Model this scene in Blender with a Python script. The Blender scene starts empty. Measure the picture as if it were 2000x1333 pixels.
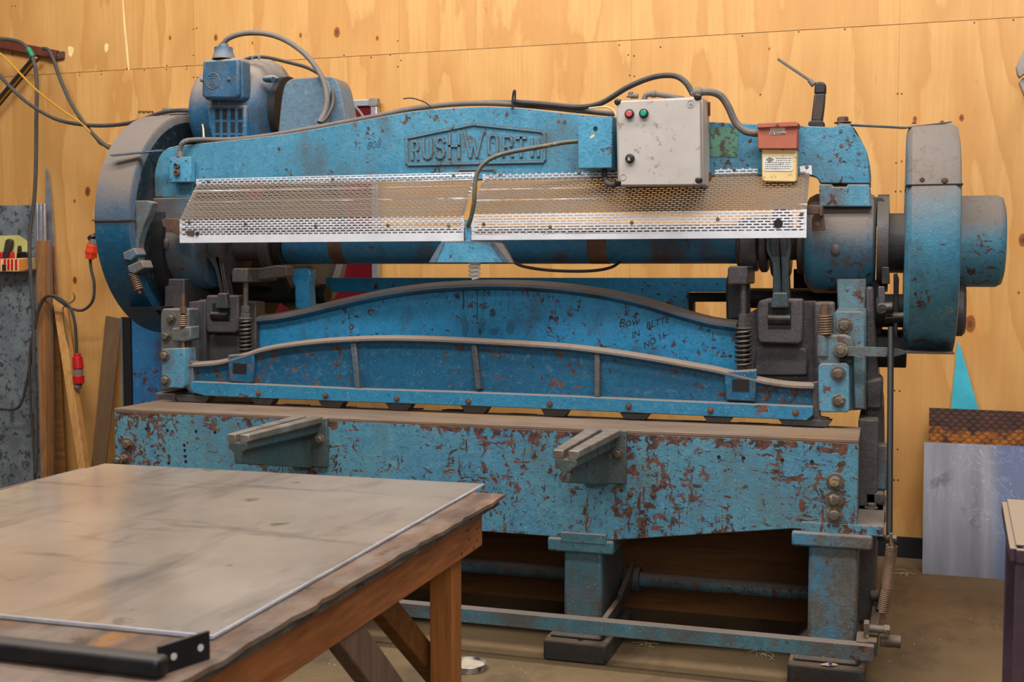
import bpy, bmesh, math, random
from mathutils import Vector, Matrix
random.seed(7)
SC = bpy.context.scene
COL = SC.collection
# ------------------------------------------------------------------ camera, world, lights, exposure
F_PX, CAM_H = 2320.0, 1.40
PITCH = -math.atan(146 / F_PX)
YAW = math.atan(740 * math.cos(PITCH) / F_PX)
CAM = Vector((0, 0, CAM_H))
FWD = Vector((-math.sin(YAW) * math.cos(PITCH), math.cos(YAW) * math.cos(PITCH), math.sin(PITCH)))
RGT = Vector((math.cos(YAW), math.sin(YAW), 0))
UPV = RGT.cross(FWD)
cam = bpy.data.cameras.new('camera'); camo = bpy.data.objects.new('camera', cam); COL.objects.link(camo)
cam.sensor_width = 36; cam.lens = F_PX / 2000 * 36; cam.clip_start = .05
camo.matrix_world = Matrix.Translation(CAM) @ Matrix((RGT, UPV, -FWD)).transposed().to_4x4()
cam.dof.use_dof = True; cam.dof.focus_distance = 4.45; cam.dof.aperture_fstop = 6.3
SC.camera = camo
SC.view_settings.view_transform = 'Standard'; SC.view_settings.look = 'None'
SC.view_settings.gamma = 1; SC.view_settings.use_curve_mapping = False
SC.view_settings.exposure = -0.12
w = bpy.data.worlds.new('world'); SC.world = w; w.use_nodes = True
w.node_tree.nodes['Background'].inputs[0].default_value = (1, .97, .93, 1)
w.node_tree.nodes['Background'].inputs[1].default_value = .13
def area(name, loc, tgt, sx, sy, power, col=(1, 1, 1)):
    l = bpy.data.lights.new(name, 'AREA'); l.shape = 'RECTANGLE'; l.size = sx; l.size_y = sy; l.energy = power; l.color = col
    o = bpy.data.objects.new(name, l); COL.objects.link(o); o.location = loc
    o.rotation_euler = (Vector(tgt) - Vector(loc)).to_track_quat('-Z', 'Y').to_euler(); return o
area('door_daylight', (1.6, -3.0, 3.4), (-1.2, 4.5, 1.2), 4.2, 2.6, 145, (1, .98, .97))
area('roof_light', (-1.2, 1.3, 5.6), (-1.5, 4.4, .8), 6.5, .5, 300, (1, .985, .96))
area('wall_fade_lamp', (-1.4, 3.3, 4.7), (-1.4, 5.4, 1.9), 6.5, .5, 250, (1, .985, .95))  # added lamp, no source seen; makes the wall fade from top to bottom

# ------------------------------------------------------------------ measuring helpers: photo pixel -> metres on a real plane
def at(px, py, Y):
    d = FWD * F_PX + RGT * (px - 1000) + UPV * (666.5 - py); return CAM + d * (Y / d.y)
def atz(px, py, z):
    d = FWD * F_PX + RGT * (px - 1000) + UPV * (666.5 - py); return CAM + d * ((z - CAM_H) / d.z)
def srgb(h):
    h = h.lstrip('#'); v = [int(h[i:i + 2], 16) / 255 for i in (0, 2, 4)]
    return tuple([(c / 12.92 if c <= .04045 else ((c + .055) / 1.055) ** 2.4) for c in v] + [1])

# ------------------------------------------------------------------ materials
class NT:
    def __init__(s, name):
        s.m = bpy.data.materials.new(name); s.m.use_nodes = True; s.t = s.m.node_tree
        s.b = s.t.nodes['Principled BSDF']; s.tc = s.t.nodes.new('ShaderNodeTexCoord'); s.geo = s.t.nodes.new('ShaderNodeNewGeometry')
    def lk(s, v, inp):
        if isinstance(v, bpy.types.NodeSocket): s.t.links.new(v, inp)
        else: inp.default_value = v
    def math(s, op, a, b=0.0, c=0.0, clamp=False):
        n = s.t.nodes.new('ShaderNodeMath'); n.operation = op; n.use_clamp = clamp
        s.lk(a, n.inputs[0]); s.lk(b, n.inputs[1]); s.lk(c, n.inputs[2]); return n.outputs[0]
    def map(s, scale=(1, 1, 1), loc=(0, 0, 0), rot=(0, 0, 0), src=None):
        n = s.t.nodes.new('ShaderNodeMapping'); s.t.links.new(src or s.tc.outputs['Object'], n.inputs[0])
        n.inputs['Scale'].default_value = scale; n.inputs['Location'].default_value = loc; n.inputs['Rotation'].default_value = rot; return n.outputs[0]
    def noise(s, scale, detail=4, rough=.6, vec=None, dist=0.0):
        n = s.t.nodes.new('ShaderNodeTexNoise'); s.t.links.new(vec or s.tc.outputs['Object'], n.inputs['Vector'])
        n.inputs['Scale'].default_value = scale; n.inputs['Detail'].default_value = detail; n.inputs['Roughness'].default_value = rough
        n.inputs['Distortion'].default_value = dist; return n.outputs[0]
    def vor(s, scale, vec=None, feat='F1'):
        n = s.t.nodes.new('ShaderNodeTexVoronoi'); n.feature = feat; s.t.links.new(vec or s.tc.outputs['Object'], n.inputs['Vector'])
        n.inputs['Scale'].default_value = scale; return n.outputs['Distance']
    def step(s, v, lo, hi, o0=0.0, o1=1.0):
        n = s.t.nodes.new('ShaderNodeMapRange'); n.clamp = True; s.lk(v, n.inputs[0])
        n.inputs[1].default_value = lo; n.inputs[2].default_value = hi; n.inputs[3].default_value = o0; n.inputs[4].default_value = o1; return n.outputs[0]
    def mix(s, f, a, b):
        n = s.t.nodes.new('ShaderNodeMix'); n.data_type = 'RGBA'
        s.lk(f, n.inputs[0]); s.lk(a, n.inputs[6]); s.lk(b, n.inputs[7]); return n.outputs[2]
    def sep(s, v):
        n = s.t.nodes.new('ShaderNodeSeparateXYZ'); s.t.links.new(v, n.inputs[0]); return n.outputs
    def nz(s): return s.sep(s.geo.outputs['Normal'])[2]
    def bump(s, h, strength=.3, dist=.002):
        n = s.t.nodes.new('ShaderNodeBump'); n.inputs['Strength'].default_value = strength; n.inputs['Distance'].default_value = dist
        s.lk(h, n.inputs['Height']); s.t.links.new(n.outputs[0], s.b.inputs['Normal'])
    def out(s, col, rough=.5, metal=0.0, spec=.5):
        s.lk(col, s.b.inputs['Base Color']); s.lk(rough, s.b.inputs['Roughness']); s.lk(metal, s.b.inputs['Metallic'])
        s.b.inputs['Specular IOR Level'].default_value = spec; return s.m

DUST = srgb('#74655a'); RUST = srgb('#6b4234'); DKRUST = srgb('#3a2a26')
def paint(name, c1, c2, chips=.45, dust=1.0, grime=.2, rough=.42, specks=.25, scratch=0.0, rust=RUST, dustlow=.25, griME=srgb('#3c3836'), chipscale=22, zband=None, dustcol=DUST, wrinkle=.8, edge=.75):
    n = NT(name); pos = n.geo.outputs['Position']
    big = n.noise(2.3, 3, .5, vec=pos); mid = n.noise(9, 4, .6, vec=pos)
    col = n.mix(n.step(big, .3, .7), srgb(c1), srgb(c2))
    col = n.mix(n.step(mid, .5, .75, 0, .35), col, srgb(c2))
    fine = n.noise(38, 5, .7, vec=pos, dist=.8)
    col = n.mix(n.step(fine, .36, .5, .34, 0), col, n.mix(.6, srgb(c2), (0, 0, 0, 1))); col = n.mix(n.step(fine, .56, .7, 0, .22), col, n.mix(.25, srgb(c1), (1, 1, 1, 1)))
    # grime: brown-grey smears
    g = n.noise(4.5, 6, .65, vec=n.map((1, 1, .55), (3, 1, 2), src=pos))
    col = n.mix(n.step(n.math('ADD', g, n.math('MULTIPLY', n.math('SUBTRACT', fine, .5), .35)), .66 - grime * .48, .80 - grime * .46, 0, .85), col, griME)
    # chips
    a = n.noise(chipscale, 7, .68, vec=pos, dist=.6); bmod = n.noise(2.0, 3, .6, vec=n.map((1, 1, 1), (7, 7, 7), src=pos))
    thr = .70 - chips * .16
    av = n.math('ADD', a, n.math('MULTIPLY', n.math('SUBTRACT', bmod, .5), .35))
    if zband:
        z = n.sep(pos)[2]; av = n.math('ADD', av, n.step(z, zband[0], zband[1], 0, zband[2]))
    cm = n.step(av, thr, thr + .012)
    f2 = n.math('ADD', n.noise(62, 3, .6, vec=n.map((1, 1, 1), (3, 8, 5), src=pos), dist=.5), n.math('MULTIPLY', n.math('SUBTRACT', bmod, .5), .3))
    cm = n.math('MAXIMUM', cm, n.math('MULTIPLY', n.step(f2, .74 - chips * .11, .76 - chips * .11), .9))
    if edge:
        be = n.t.nodes.new('ShaderNodeBevel'); be.samples = 4; be.inputs['Radius'].default_value = .007
        dt = n.t.nodes.new('ShaderNodeVectorMath'); dt.operation = 'DOT_PRODUCT'; n.t.links.new(be.outputs[0], dt.inputs[0]); n.t.links.new(n.geo.outputs['Normal'], dt.inputs[1])
        em = n.math('MULTIPLY', n.step(dt.outputs['Value'], .99, .90, 0, 1), n.step(fine, .40, .56, .25, 1))
        col = n.mix(n.math('MULTIPLY', em, edge), col, srgb('#5b4a3f'))
    if scratch:
        yl = n.noise(3.0, 6, .7, vec=n.map((1, 1, 1.3), (11, 3, 5), src=pos)); col = n.mix(n.step(n.math('ADD', yl, n.math('MULTIPLY', n.math('SUBTRACT', fine, .5), .5)), .66, .72, 0, .65), col, srgb('#a9a06c'))
        s1 = n.noise(14, 6, .7, vec=n.map((2.6, 2.2, .6), (1, 4, 2), (0, .35, 0), src=pos)); s2 = n.noise(14, 6, .7, vec=n.map((.7, 1, 2.6), (5, 2, 2), (0, .30, 0), src=pos))
        sm = n.math('MAXIMUM', n.step(n.math('ADD', s1, n.math('MULTIPLY', n.math('SUBTRACT', bmod, .5), .3)), .70 - scratch * .1, .712 - scratch * .1), n.step(n.math('ADD', s2, n.math('MULTIPLY', n.math('SUBTRACT', big, .5), .25)), .70 - scratch * .1, .712 - scratch * .1))
        cm = n.math('MAXIMUM', cm, sm)
    rc = n.mix(n.step(n.noise(40, 3, .6, vec=pos), .4, .6), rust, DKRUST)
    col = n.mix(cm, col, rc)
    if specks:
        v = n.vor(60, vec=pos); vm = n.step(n.noise(5, 2, .5, vec=n.map((1, 1, 1), (2, 9, 2), src=pos)), .62 - specks * .25, .66 - specks * .2)
        col = n.mix(n.math('MULTIPLY', n.step(v, .07, .11, 1, 0), n.math('MULTIPLY', vm, .8)), col, srgb('#cdbf9e'))
        v2 = n.vor(34, vec=n.map((1, 1, 1), (4, 4, 1), src=pos))
        col = n.mix(n.math('MULTIPLY', n.step(v2, .06, .10, 1, 0), .8), col, srgb('#26241f'))
    # dust lies on what faces up
    dn = n.math('ADD', n.nz(), n.math('MULTIPLY', n.math('SUBTRACT', n.noise(6, 5, .65, vec=pos), .5), .5))
    dm = n.step(dn, dustlow, dustlow + .45, 0, .93 * dust)
    col = n.mix(dm, col, dustcol)
    h = n.math('SUBTRACT', n.math('MULTIPLY', n.noise(48, 4, .6, vec=pos, dist=1.6), wrinkle), n.math('MULTIPLY', cm, .5))
    n.bump(h, .6, .004)
    return n.out(col, n.step(n.math('MAXIMUM', cm, dm), 0, 1, rough, .85), 0.0, .45)

def metal(name, c1, c2, rough=.45, met=.6, scale=12, dust=.5, stretch=(1, 1, 1), bump=.15, dustcol=DUST, spots=0.0, spotcol='#2a241f'):
    n = NT(name); pos = n.geo.outputs['Position']
    col = n.mix(n.step(n.noise(scale, 6, .65, vec=n.map(stretch, src=pos)), .35, .65), srgb(c1), srgb(c2))
    if spots: col = n.mix(n.step(n.noise(28, 6, .7, vec=n.map((1, 1, 1), (3, 3, 3), src=pos)), .62 - spots * .12, .66 - spots * .1, 0, .85), col, srgb(spotcol))
    dn = n.math('ADD', n.nz(), n.math('MULTIPLY', n.math('SUBTRACT', n.noise(7, 5, .65, vec=pos), .5), .6))
    dm = n.step(dn, .25, .8 if dust < 1 else .5, 0, dust); col = n.mix(dm, col, dustcol)
    n.bump(n.noise(60, 4, .6, vec=pos), bump, .002)
    return n.out(col, n.step(dm, 0, 1, rough, .9), n.step(dm, 0, 1, met, 0))
def plain(name, c, rough=.5, met=0.0, var=.12, emit=None):
    n = NT(name); c0 = srgb(c); c1 = tuple([v * (1 - var * 2) for v in c0[:3]] + [1])
    n.bump(n.noise(80, 3, .6), .1, .001)
    return n.out(n.mix(n.step(n.noise(14, 5, .65), .35, .7), c0, c1), rough, met)

M = {}
M['beam'] = paint('blue_paint_top_beam', '#4f8aa3', '#3c7995', chips=.62, grime=.3, specks=.2, dustlow=.3, griME=srgb('#4f5a5e'), chipscale=30)
M['knife'] = paint('bright_blue_paint', '#2f90bf', '#2a82b0', chips=.45, grime=.2, specks=.12, chipscale=28, dustlow=.25, dustcol=srgb('#63544b'))
M['hold'] = paint('deep_blue_paint', '#185b7c', '#175070', chips=.72, grime=.12, specks=.5, dustlow=.12, chipscale=26)
M['bed'] = paint('worn_blue_paint_bed', '#5c8d98', '#457f9e', chips=.8, grime=.2, specks=.5, scratch=.85, zband=(.77, .83, .16), chipscale=24, griME=srgb('#586b6c'))
M['foot'] = paint('faded_blue_paint_feet', '#4a727d', '#3c6470', chips=.5, grime=.5, specks=.5, chipscale=22, griME=srgb('#544b44'))
M['plates'] = paint('blue_grey_dirty_paint', '#5a8596', '#657f86', chips=.3, grime=.6, specks=.2, griME=srgb('#5b524c'))
M['cast'] = paint('oily_dark_casting', '#464347', '#534c49', chips=.1, grime=.3, specks=0, rough=.42, rust=srgb('#2b2523'), dustcol=srgb('#665a50'))
M['housing'] = paint('blue_grimy_bearing_paint', '#34789a', '#2b6785', chips=.4, grime=.5, specks=.1, griME=srgb('#4b433c'), dustlow=-.15, dust=.97)
M['drum'] = paint('dark_blue_guard_paint', '#0f4c6c', '#17526f', chips=.15, grime=.2, specks=.05, dustlow=-.12, dust=1.0)
M['drumr'] = paint('scuffed_blue_guard_paint', '#377b9a', '#4f8698', chips=.6, grime=.25, specks=.1, dustlow=.0, scratch=.3)
M['innerdark'] = paint('black_blue_face', '#0c2632', '#141c20', chips=.1, grime=.3, specks=0, dust=.5)
M['pulley'] = paint('grey_green_pulley_paint', '#2e3d42', '#38424a', chips=.2, grime=.4, specks=0)
M['motor'] = paint('motor_blue_paint', '#2b5f82', '#285470', chips=.12, grime=.25, specks=0, dustlow=.0, rough=.35, dustcol=srgb('#84766a'))
M['boxblue'] = paint('light_blue_box_paint', '#5296b5', '#4589a8', chips=.42, grime=.1, specks=.3, chipscale=26)
M['greyblue'] = paint('grey_blue_cover_paint', '#5b7384', '#566c7c', chips=.05, grime=.2, specks=0, dustlow=.1)
M['rusty'] = paint('rust_mottled_blue_paint', '#2f76ae', '#3a6f9f', chips=.75, grime=.3, specks=0, rust=srgb('#6a4350'), chipscale=14)
M['lettering'] = plain('brown_dirt_edges', '#6a5f58', .8)
M['steel'] = metal('oily_steel', '#4b4743', '#2e2b2a', .35, .8, dust=.5)
M['bolt'] = metal('worn_bolt_steel', '#7d7266', '#4b433c', .5, .5, dust=.6, spots=.4, spotcol='#b89a63')
M['rustbolt'] = metal('rusty_steel', '#6e4f3f', '#4b352b', .7, .2, dust=.4)
M['black'] = plain('black_rubber', '#22201f', .5)
M['greycable'] = metal('dusty_grey_hose', '#6b6158', '#5a5350', .7, 0, dust=.5)
M['darkcable'] = metal('dark_cable', '#38332f', '#2c2827', .6, 0, dust=.35)
M['void'] = plain('black_void', '#0b0b0c', .7)  # black parts, plus painted-in dark for holes, gaps and the gear shadow
M['galv'] = metal('galvanised_sheet', '#e6e5ea', '#d8d8de', .38, .25, dust=1.0, dustcol=srgb('#64564a'), bump=.05)
M['greybox'] = metal('pale_grey_plastic', '#b5aca6', '#a79e97', .5, 0, scale=5, dust=.6, spots=.12, spotcol='#8a7a6e', bump=.05)
M['greyboxside'] = M['greybox']
M['red'] = plain('red_button', '#d2555a', .3); M['green'] = plain('green_button', '#1f9a76', .3)
M['brownlid'] = metal('red_brown_lid', '#a95c44', '#9c523d', .6, 0, scale=6, dust=.6, bump=.1)
M['cream'] = metal('yellowed_cream_plastic', '#e2c58c', '#cfae72', .5, 0, scale=8, spots=.1, dust=.5)
M['whitelab'] = metal('white_paper_label', '#dcd8d2', '#c9c5bf', .6, 0, spots=.15, spotcol='#807a74', dust=0)
M['greenlab'] = metal('worn_green_plate', '#5d8f77', '#4f7c68', .6, .1, spots=1.0, spotcol='#4a2a20', dust=0)
M['ink'] = plain('dark_print', '#25221f', .7)
M['white'] = plain('white_glass_tube', '#ffffff', .25, var=.0)
M['orange'] = plain('orange_red_plug', '#e8401f', .35); M['redplug'] = plain('red_plug', '#c4161a', .35)
M['clearplug'] = plain('smoky_plug_collar', '#7d736b', .25)
M['yellowcable'] = plain('yellow_cable', '#c98f2a', .5); M['creamcable'] = plain('cream_wire', '#c9b48a', .5)
M['rustbar'] = metal('red_oxide_steel', '#6e3320', '#54291d', .6, .2, dust=.4, dustcol=srgb('#5a4436'))
M['alu'] = metal('aluminium', '#c2bfc6', '#a9a6ad', .35, .7, dust=.1)
M['redboard'] = plain('dark_red_board', '#5c1018', .25)
M['cyan'] = metal('turquoise_sheet', '#46b5c6', '#3aa3b8', .35, .3, dust=.1, bump=.05)
M['trolley'] = metal('purple_brown_primer', '#5b4450', '#4b3b49', .5, .3, dust=1.0, dustcol=srgb('#97836f'))
M['brass'] = metal('gold_chain', '#b99b62', '#8a744b', .3, .8, dust=0)
M['palemetal'] = metal('pale_folded_metal', '#8f857c', '#756c66', .5, .2, dust=.3)
M['handle'] = metal('brown_black_grip', '#3c2c26', '#2a2321', .6, 0, dust=.5)

def wood(name, c1, c2, c3, axis='z', scale=1.0, rough=.55, dark=.0, src='Object'):
    n = NT(name); sc = {'z': (9, 9, .8), 'x': (.8, 9, 9), 'y': (9, .8, 9)}[axis]
    v = n.map(tuple(q * scale for q in sc)); a = n.noise(1.0, 5, .6, vec=v, dist=.6)
    rings = n.math('SINE', n.math('MULTIPLY', a, 42)); f = n.noise(8, 4, .7, vec=v)
    col = n.mix(n.step(rings, -1, 1, .0, .6), srgb(c1), srgb(c2)); col = n.mix(n.step(f, .4, .75, 0, .6), col, srgb(c3))
    col = n.mix(n.step(n.noise(3, 5, .6), .55, .8, 0, dark), col, srgb('#2c211b'))
    n.bump(n.math('ADD', rings, f), .15, .001); return n.out(col, rough, 0, .35)
M['timber'] = wood('orange_brown_timber', '#9a5f2c', '#7d4a22', '#b5763a', 'z', dark=.3)
M['apron'] = wood('stained_timber_rail', '#9c5f33', '#6f3f22', '#b8794a', 'y', dark=.6)
M['brace'] = wood('grey_weathered_timber', '#6d5648', '#57433a', '#84695a', 'z', dark=.4)
M['pine'] = wood('pine_batten', '#b98449', '#9c6a38', '#c79a62', 'z', dark=.15)
M['post'] = wood('brown_old_post', '#8d6038', '#6f4828', '#9c7048', 'z', dark=.3)
M['darkply'] = wood('dark_brown_plywood', '#7d5026', '#5f3a1a', '#936334', 'x', .6, dark=.5)
M['brownboard'] = wood('brown_hardboard', '#664c33', '#5a432c', '#6d5338', 'z', .5, dark=.1)
n = NT('stained_bench_ply'); pos = n.geo.outputs['Position']; n_g = n.noise(5, 6, .7, vec=n.map((3, .6, 1), (0, 0, 0), (0, 0, -.01), src=pos))
c = n.mix(n.step(n_g, .35, .65), srgb('#7f6350'), srgb('#55463d')); c = n.mix(n.step(n.noise(3.2, 5, .65, vec=n.map((1, .7, 1), (4, 1, 0), src=pos)), .50, .64, 0, .5), c, srgb('#978b80'))
c = n.mix(n.step(n.noise(4.2, 4, .6, vec=n.map((1.4, .6, 1), (8, 5, 0), src=pos)), .60, .70, 0, .8), c, srgb('#a8702e')); c = n.mix(n.step(n.noise(9, 5, .7, vec=n.map((1, 1, 1), (2, 2, 0), src=pos)), .58, .7, 0, .7), c, srgb('#2f2925'))
n.bump(n_g, .3, .003); M['benchply'] = n.out(c, .7, 0, .3)

def plywood(name, seed):
    n = NT(name); pos = n.geo.outputs['Position']
    v = n.map((1.5, 1, .3), (seed * 3.1, 0, seed * 1.7), src=pos); a = n.noise(1.25, 3.5, .5, vec=v, dist=.35)
    q = n.math('FRACT', n.math('MULTIPLY', n.math('ADD', a, n.math('MULTIPLY', n.noise(16, 5, .75, vec=n.map((1.6, 1, .5), src=pos)), .05)), 7.0)); flame = n.step(q, .0, .9, 0, 1)
    edge = n.step(q, .9, .99, 1, 0); fl = n.math('MULTIPLY', flame, edge)
    fine = n.noise(7, 6, .75, vec=n.map((9, 1, .35), (seed, 0, 0), src=pos)); blot = n.noise(1.6, 4, .6, vec=pos)
    col = n.mix(n.math('MULTIPLY', n.math('POWER', fl, 2.0), .48), srgb('#c9985a'), srgb('#a4682c'))
    col = n.mix(n.step(fine, .4, .7, 0, .6), col, srgb('#b98142')); col = n.mix(n.step(blot, .45, .75, 0, .5), col, srgb('#b58042'))
    col = n.mix(n.step(n.noise(26, 5, .7, vec=n.map((1.6, 1, .5), src=pos)), .66, .72, 0, .4), col, srgb('#8a5626'))
    s = n.sep(pos); X, Z = s[0], s[2]
    wob = n.math('MULTIPLY', n.math('SUBTRACT', n.noise(8, 3, .6, vec=pos), .5), .02)
    for (px, py, r) in KNOTS:
        P = at(px, py, 5.945); 
        d = n.math('ADD', n.math('SQRT', n.math('ADD', n.math('POWER', n.math('SUBTRACT', X, P.x), 2), n.math('POWER', n.math('MULTIPLY', n.math('SUBTRACT', Z, P.z), .62), 2))), wob)
        if 1: col = n.mix(n.step(d, r * 1.0, r * 4.0, .45, 0), col, srgb('#c5853d'))
        col = n.mix(n.step(d, r * .85, r * 1.05, .9, 0), col, srgb('#7a431b')); col = n.mix(n.step(d, r * .3, r * .5, .7, 0), col, srgb('#4d2a14'))
    n.bump(n.math('ADD', fine, a), .12, .001); return n.out(col, .5, 0, .35)

# ------------------------------------------------------------------ mesh builder
def spline(pts, n=8):
    P = [Vector(p) for p in pts]
    if len(P) < 3: return P
    out = []
    for i in range(len(P) - 1):
        a, b, c, d = P[max(i - 1, 0)], P[i], P[i + 1], P[min(i + 2, len(P) - 1)]
        for k in range(n):
            t = k / n
            out.append(.5 * ((2 * b) + (c - a) * t + (2 * a - 5 * b + 4 * c - d) * t * t + (3 * b - a - 3 * c + d) * t ** 3))
    out.append(P[-1]); return out
def sp2(pts, n=8): return [(v.x, v.y) for v in spline([(a, b, 0) for a, b in pts], n)]
class MB:
    def __init__(s): s.v = []; s.f = []
    def add(s, v, f):
        o = len(s.v); s.v += [Vector(p) for p in v]; s.f += [[i + o for i in q] for q in f]; return s
    def box(s, a, b):
        x0, y0, z0 = a; x1, y1, z1 = b
        x0, x1 = min(x0, x1), max(x0, x1); y0, y1 = min(y0, y1), max(y0, y1); z0, z1 = min(z0, z1), max(z0, z1)
        return s.add([(x0, y0, z0), (x1, y0, z0), (x1, y1, z0), (x0, y1, z0), (x0, y0, z1), (x1, y0, z1), (x1, y1, z1), (x0, y1, z1)],
                     [(0, 3, 2, 1), (4, 5, 6, 7), (0, 1, 5, 4), (1, 2, 6, 5), (2, 3, 7, 6), (3, 0, 4, 7)])
    def loft(s, A, B):      # two equal rings, closed with caps
        n = len(A); return s.add(list(A) + list(B), [list(range(n))[::-1], list(range(n, 2 * n))] + [(i, (i + 1) % n, n + (i + 1) % n, n + i) for i in range(n)])
    def prism(s, xz, y0, y1):
        return s.loft([(x, y0, z) for x, z in xz], [(x, y1, z) for x, z in xz])
    def pp(s, px, Y0, Y1):  # outline measured on plane Y0, real thickness to Y1
        return s.prism([(lambda p: (p.x, p.z))(at(a, b, Y0)) for a, b in px], Y0, Y1)
    def xprism(s, yz, x0, x1): return s.loft([(x0, y, z) for y, z in yz], [(x1, y, z) for y, z in yz])
    def cyl(s, a, b, r, n=20, r2=None):
        a, b = Vector(a), Vector(b); r2 = r if r2 is None else r2; d = (b - a).normalized()
        u = d.orthogonal().normalized(); w_ = d.cross(u)
        ring = lambda c, q: [c + (u * math.cos(t) + w_ * math.sin(t)) * q for t in [2 * math.pi * i / n for i in range(n)]]
        return s.loft(ring(a, r), ring(b, r2))
    def lathe(s, a, d, prof, n=28):   # prof: (distance along d, radius)
        a, d = Vector(a), Vector(d).normalized(); u = d.orthogonal().normalized(); w_ = d.cross(u); o = len(s.v); m = len(prof)
        for t, r in prof:
            for i in range(n):
                q = 2 * math.pi * i / n; s.v.append(a + d * t + (u * math.cos(q) + w_ * math.sin(q)) * r)
        for j in range(m - 1):
            for i in range(n): s.f.append([o + j * n + i, o + j * n + (i + 1) % n, o + (j + 1) * n + (i + 1) % n, o + (j + 1) * n + i])
        s.f.append([o + i for i in range(n)][::-1]); s.f.append([o + (m - 1) * n + i for i in range(n)]); return s
    def tube(s, pts, r, n=8, smooth=6, rf=None):
        P = spline(pts, smooth) if smooth else [Vector(p) for p in pts]; o = len(s.v)
        T = [(P[min(i + 1, len(P) - 1)] - P[max(i - 1, 0)]).normalized() for i in range(len(P))]
        u = T[0].orthogonal().normalized()
        for i, p in enumerate(P):
            u = (u - T[i] * u.dot(T[i])).normalized(); w_ = T[i].cross(u); q = rf(i, len(P)) if rf else r
            for k in range(n):
                a = 2 * math.pi * k / n; s.v.append(p + (u * math.cos(a) + w_ * math.sin(a)) * q)
        for j in range(len(P) - 1):
            for i in range(n): s.f.append([o + j * n + i, o + j * n + (i + 1) % n, o + (j + 1) * n + (i + 1) % n, o + (j + 1) * n + i])
        s.f.append([o + i for i in range(n)][::-1]); s.f.append([o + (len(P) - 1) * n + i for i in range(n)]); return s
    def ribbed(s, pts, r, pitch=.009, n=10, depth=.16):
        P = spline(pts, 12); L = sum((P[i + 1] - P[i]).length for i in range(len(P) - 1)); k = max(4, int(L / pitch * 2)); Q = [P[0]]; acc = 0; stepd = L / k; i = 0; rem = stepd
        while i < len(P) - 1:
            seg = (P[i + 1] - P[i]).length; t = 0
            while rem <= seg - t: t += rem; Q.append(P[i].lerp(P[i + 1], t / seg)); rem = stepd
            rem -= seg - t; i += 1
        return s.tube(Q, r, n, 0, rf=lambda i, m: r * (1 if i % 2 else 1 - depth))
    def helix(s, a, b, R, r, turns, n=7, seg=16, taper=None):
        a, b = Vector(a), Vector(b); d = (b - a); u = d.orthogonal().normalized(); w_ = d.normalized().cross(u); P = []
        for i in range(int(turns * seg) + 1):
            t = i / (turns * seg); q = 2 * math.pi * i / seg; rr = R * (taper(t) if taper else 1); P.append(a + d * t + (u * math.cos(q) + w_ * math.sin(q)) * rr)
        return s.tube(P, r, n, 0)
    def bar(s, a, b, w_, h, up=(0, 0, 1)):  # rectangular bar from a to b
        a, b = Vector(a), Vector(b); d = (b - a).normalized(); u = d.cross(Vector(up)).normalized(); v = u.cross(d)
        R = [(-1, -1), (1, -1), (1, 1), (-1, 1)]
        return s.loft([a + u * w_ / 2 * i + v * h / 2 * j for i, j in R], [b + u * w_ / 2 * i + v * h / 2 * j for i, j in R])
    def sph(s, c, r, sx=1, sy=1, sz=1, n=14, m=8):
        c = Vector(c); o = len(s.v)
        for j in range(m + 1):
            p = math.pi * j / m
            for i in range(n):
                t = 2 * math.pi * i / n; s.v.append(c + Vector((math.sin(p) * math.cos(t) * r * sx, math.sin(p) * math.sin(t) * r * sy, math.cos(p) * r * sz)))
        for j in range(m):
            for i in range(n): s.f.append([o + j * n + i, o + j * n + (i + 1) % n, o + (j + 1) * n + (i + 1) % n, o + (j + 1) * n + i])
        return s
    def build(s, name, mat, parent=None, bevel=0.0, smooth=35, seg=2, origin=None):
        og = Vector(origin) if origin is not None else (Vector(sum([v.x for v in s.v]) and (sum(v.x for v in s.v) / len(s.v), sum(v.y for v in s.v) / len(s.v), min(v.z for v in s.v))))
        me = bpy.data.meshes.new(name); me.from_pydata([tuple(v - og) for v in s.v], [], s.f)
        bm = bmesh.new(); bm.from_mesh(me); bmesh.ops.remove_doubles(bm, verts=bm.verts, dist=1e-6)
        bmesh.ops.recalc_face_normals(bm, faces=bm.faces); bm.to_mesh(me); bm.free()
        me.materials.append(M[mat] if isinstance(mat, str) else mat)
        o = bpy.data.objects.new(name, me); COL.objects.link(o)
        if smooth: me.shade_smooth(); me.set_sharp_from_angle(angle=math.radians(smooth))
        place(o, og, parent)
        if bevel:
            b = o.modifiers.new('bevel', 'BEVEL'); b.width = bevel; b.segments = seg; b.limit_method = 'ANGLE'; b.angle_limit = math.radians(40); b.harden_normals = False
        return o
WORLD = {}
def place(o, og, parent):
    WORLD[o.name] = Vector(og)
    if parent: o.parent = parent; o.location = Vector(og) - WORLD[parent.name]
    else: o.location = og
def tag(o, label=None, cat=None, group=None, kind=None):
    if label: o['label'] = label
    if cat: o['category'] = cat
    if group: o['group'] = group
    if kind: o['kind'] = kind
    return o
def thing(name, label, cat, loc, group=None):
    o = bpy.data.objects.new(name, None); COL.objects.link(o); place(o, Vector(loc), None); o.empty_display_size = .05
    return tag(o, label, cat, group)
def dup(o, og, parent, scale=None, rot=None):
    c = o.copy(); COL.objects.link(c); place(c, Vector(og), parent)
    if scale: c.scale = (scale,) * 3
    if rot: c.rotation_euler = rot
    return c
def P3(pts, Y): return [at(p[0], p[1], p[2] if len(p) > 2 else Y) for p in pts]
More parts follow.
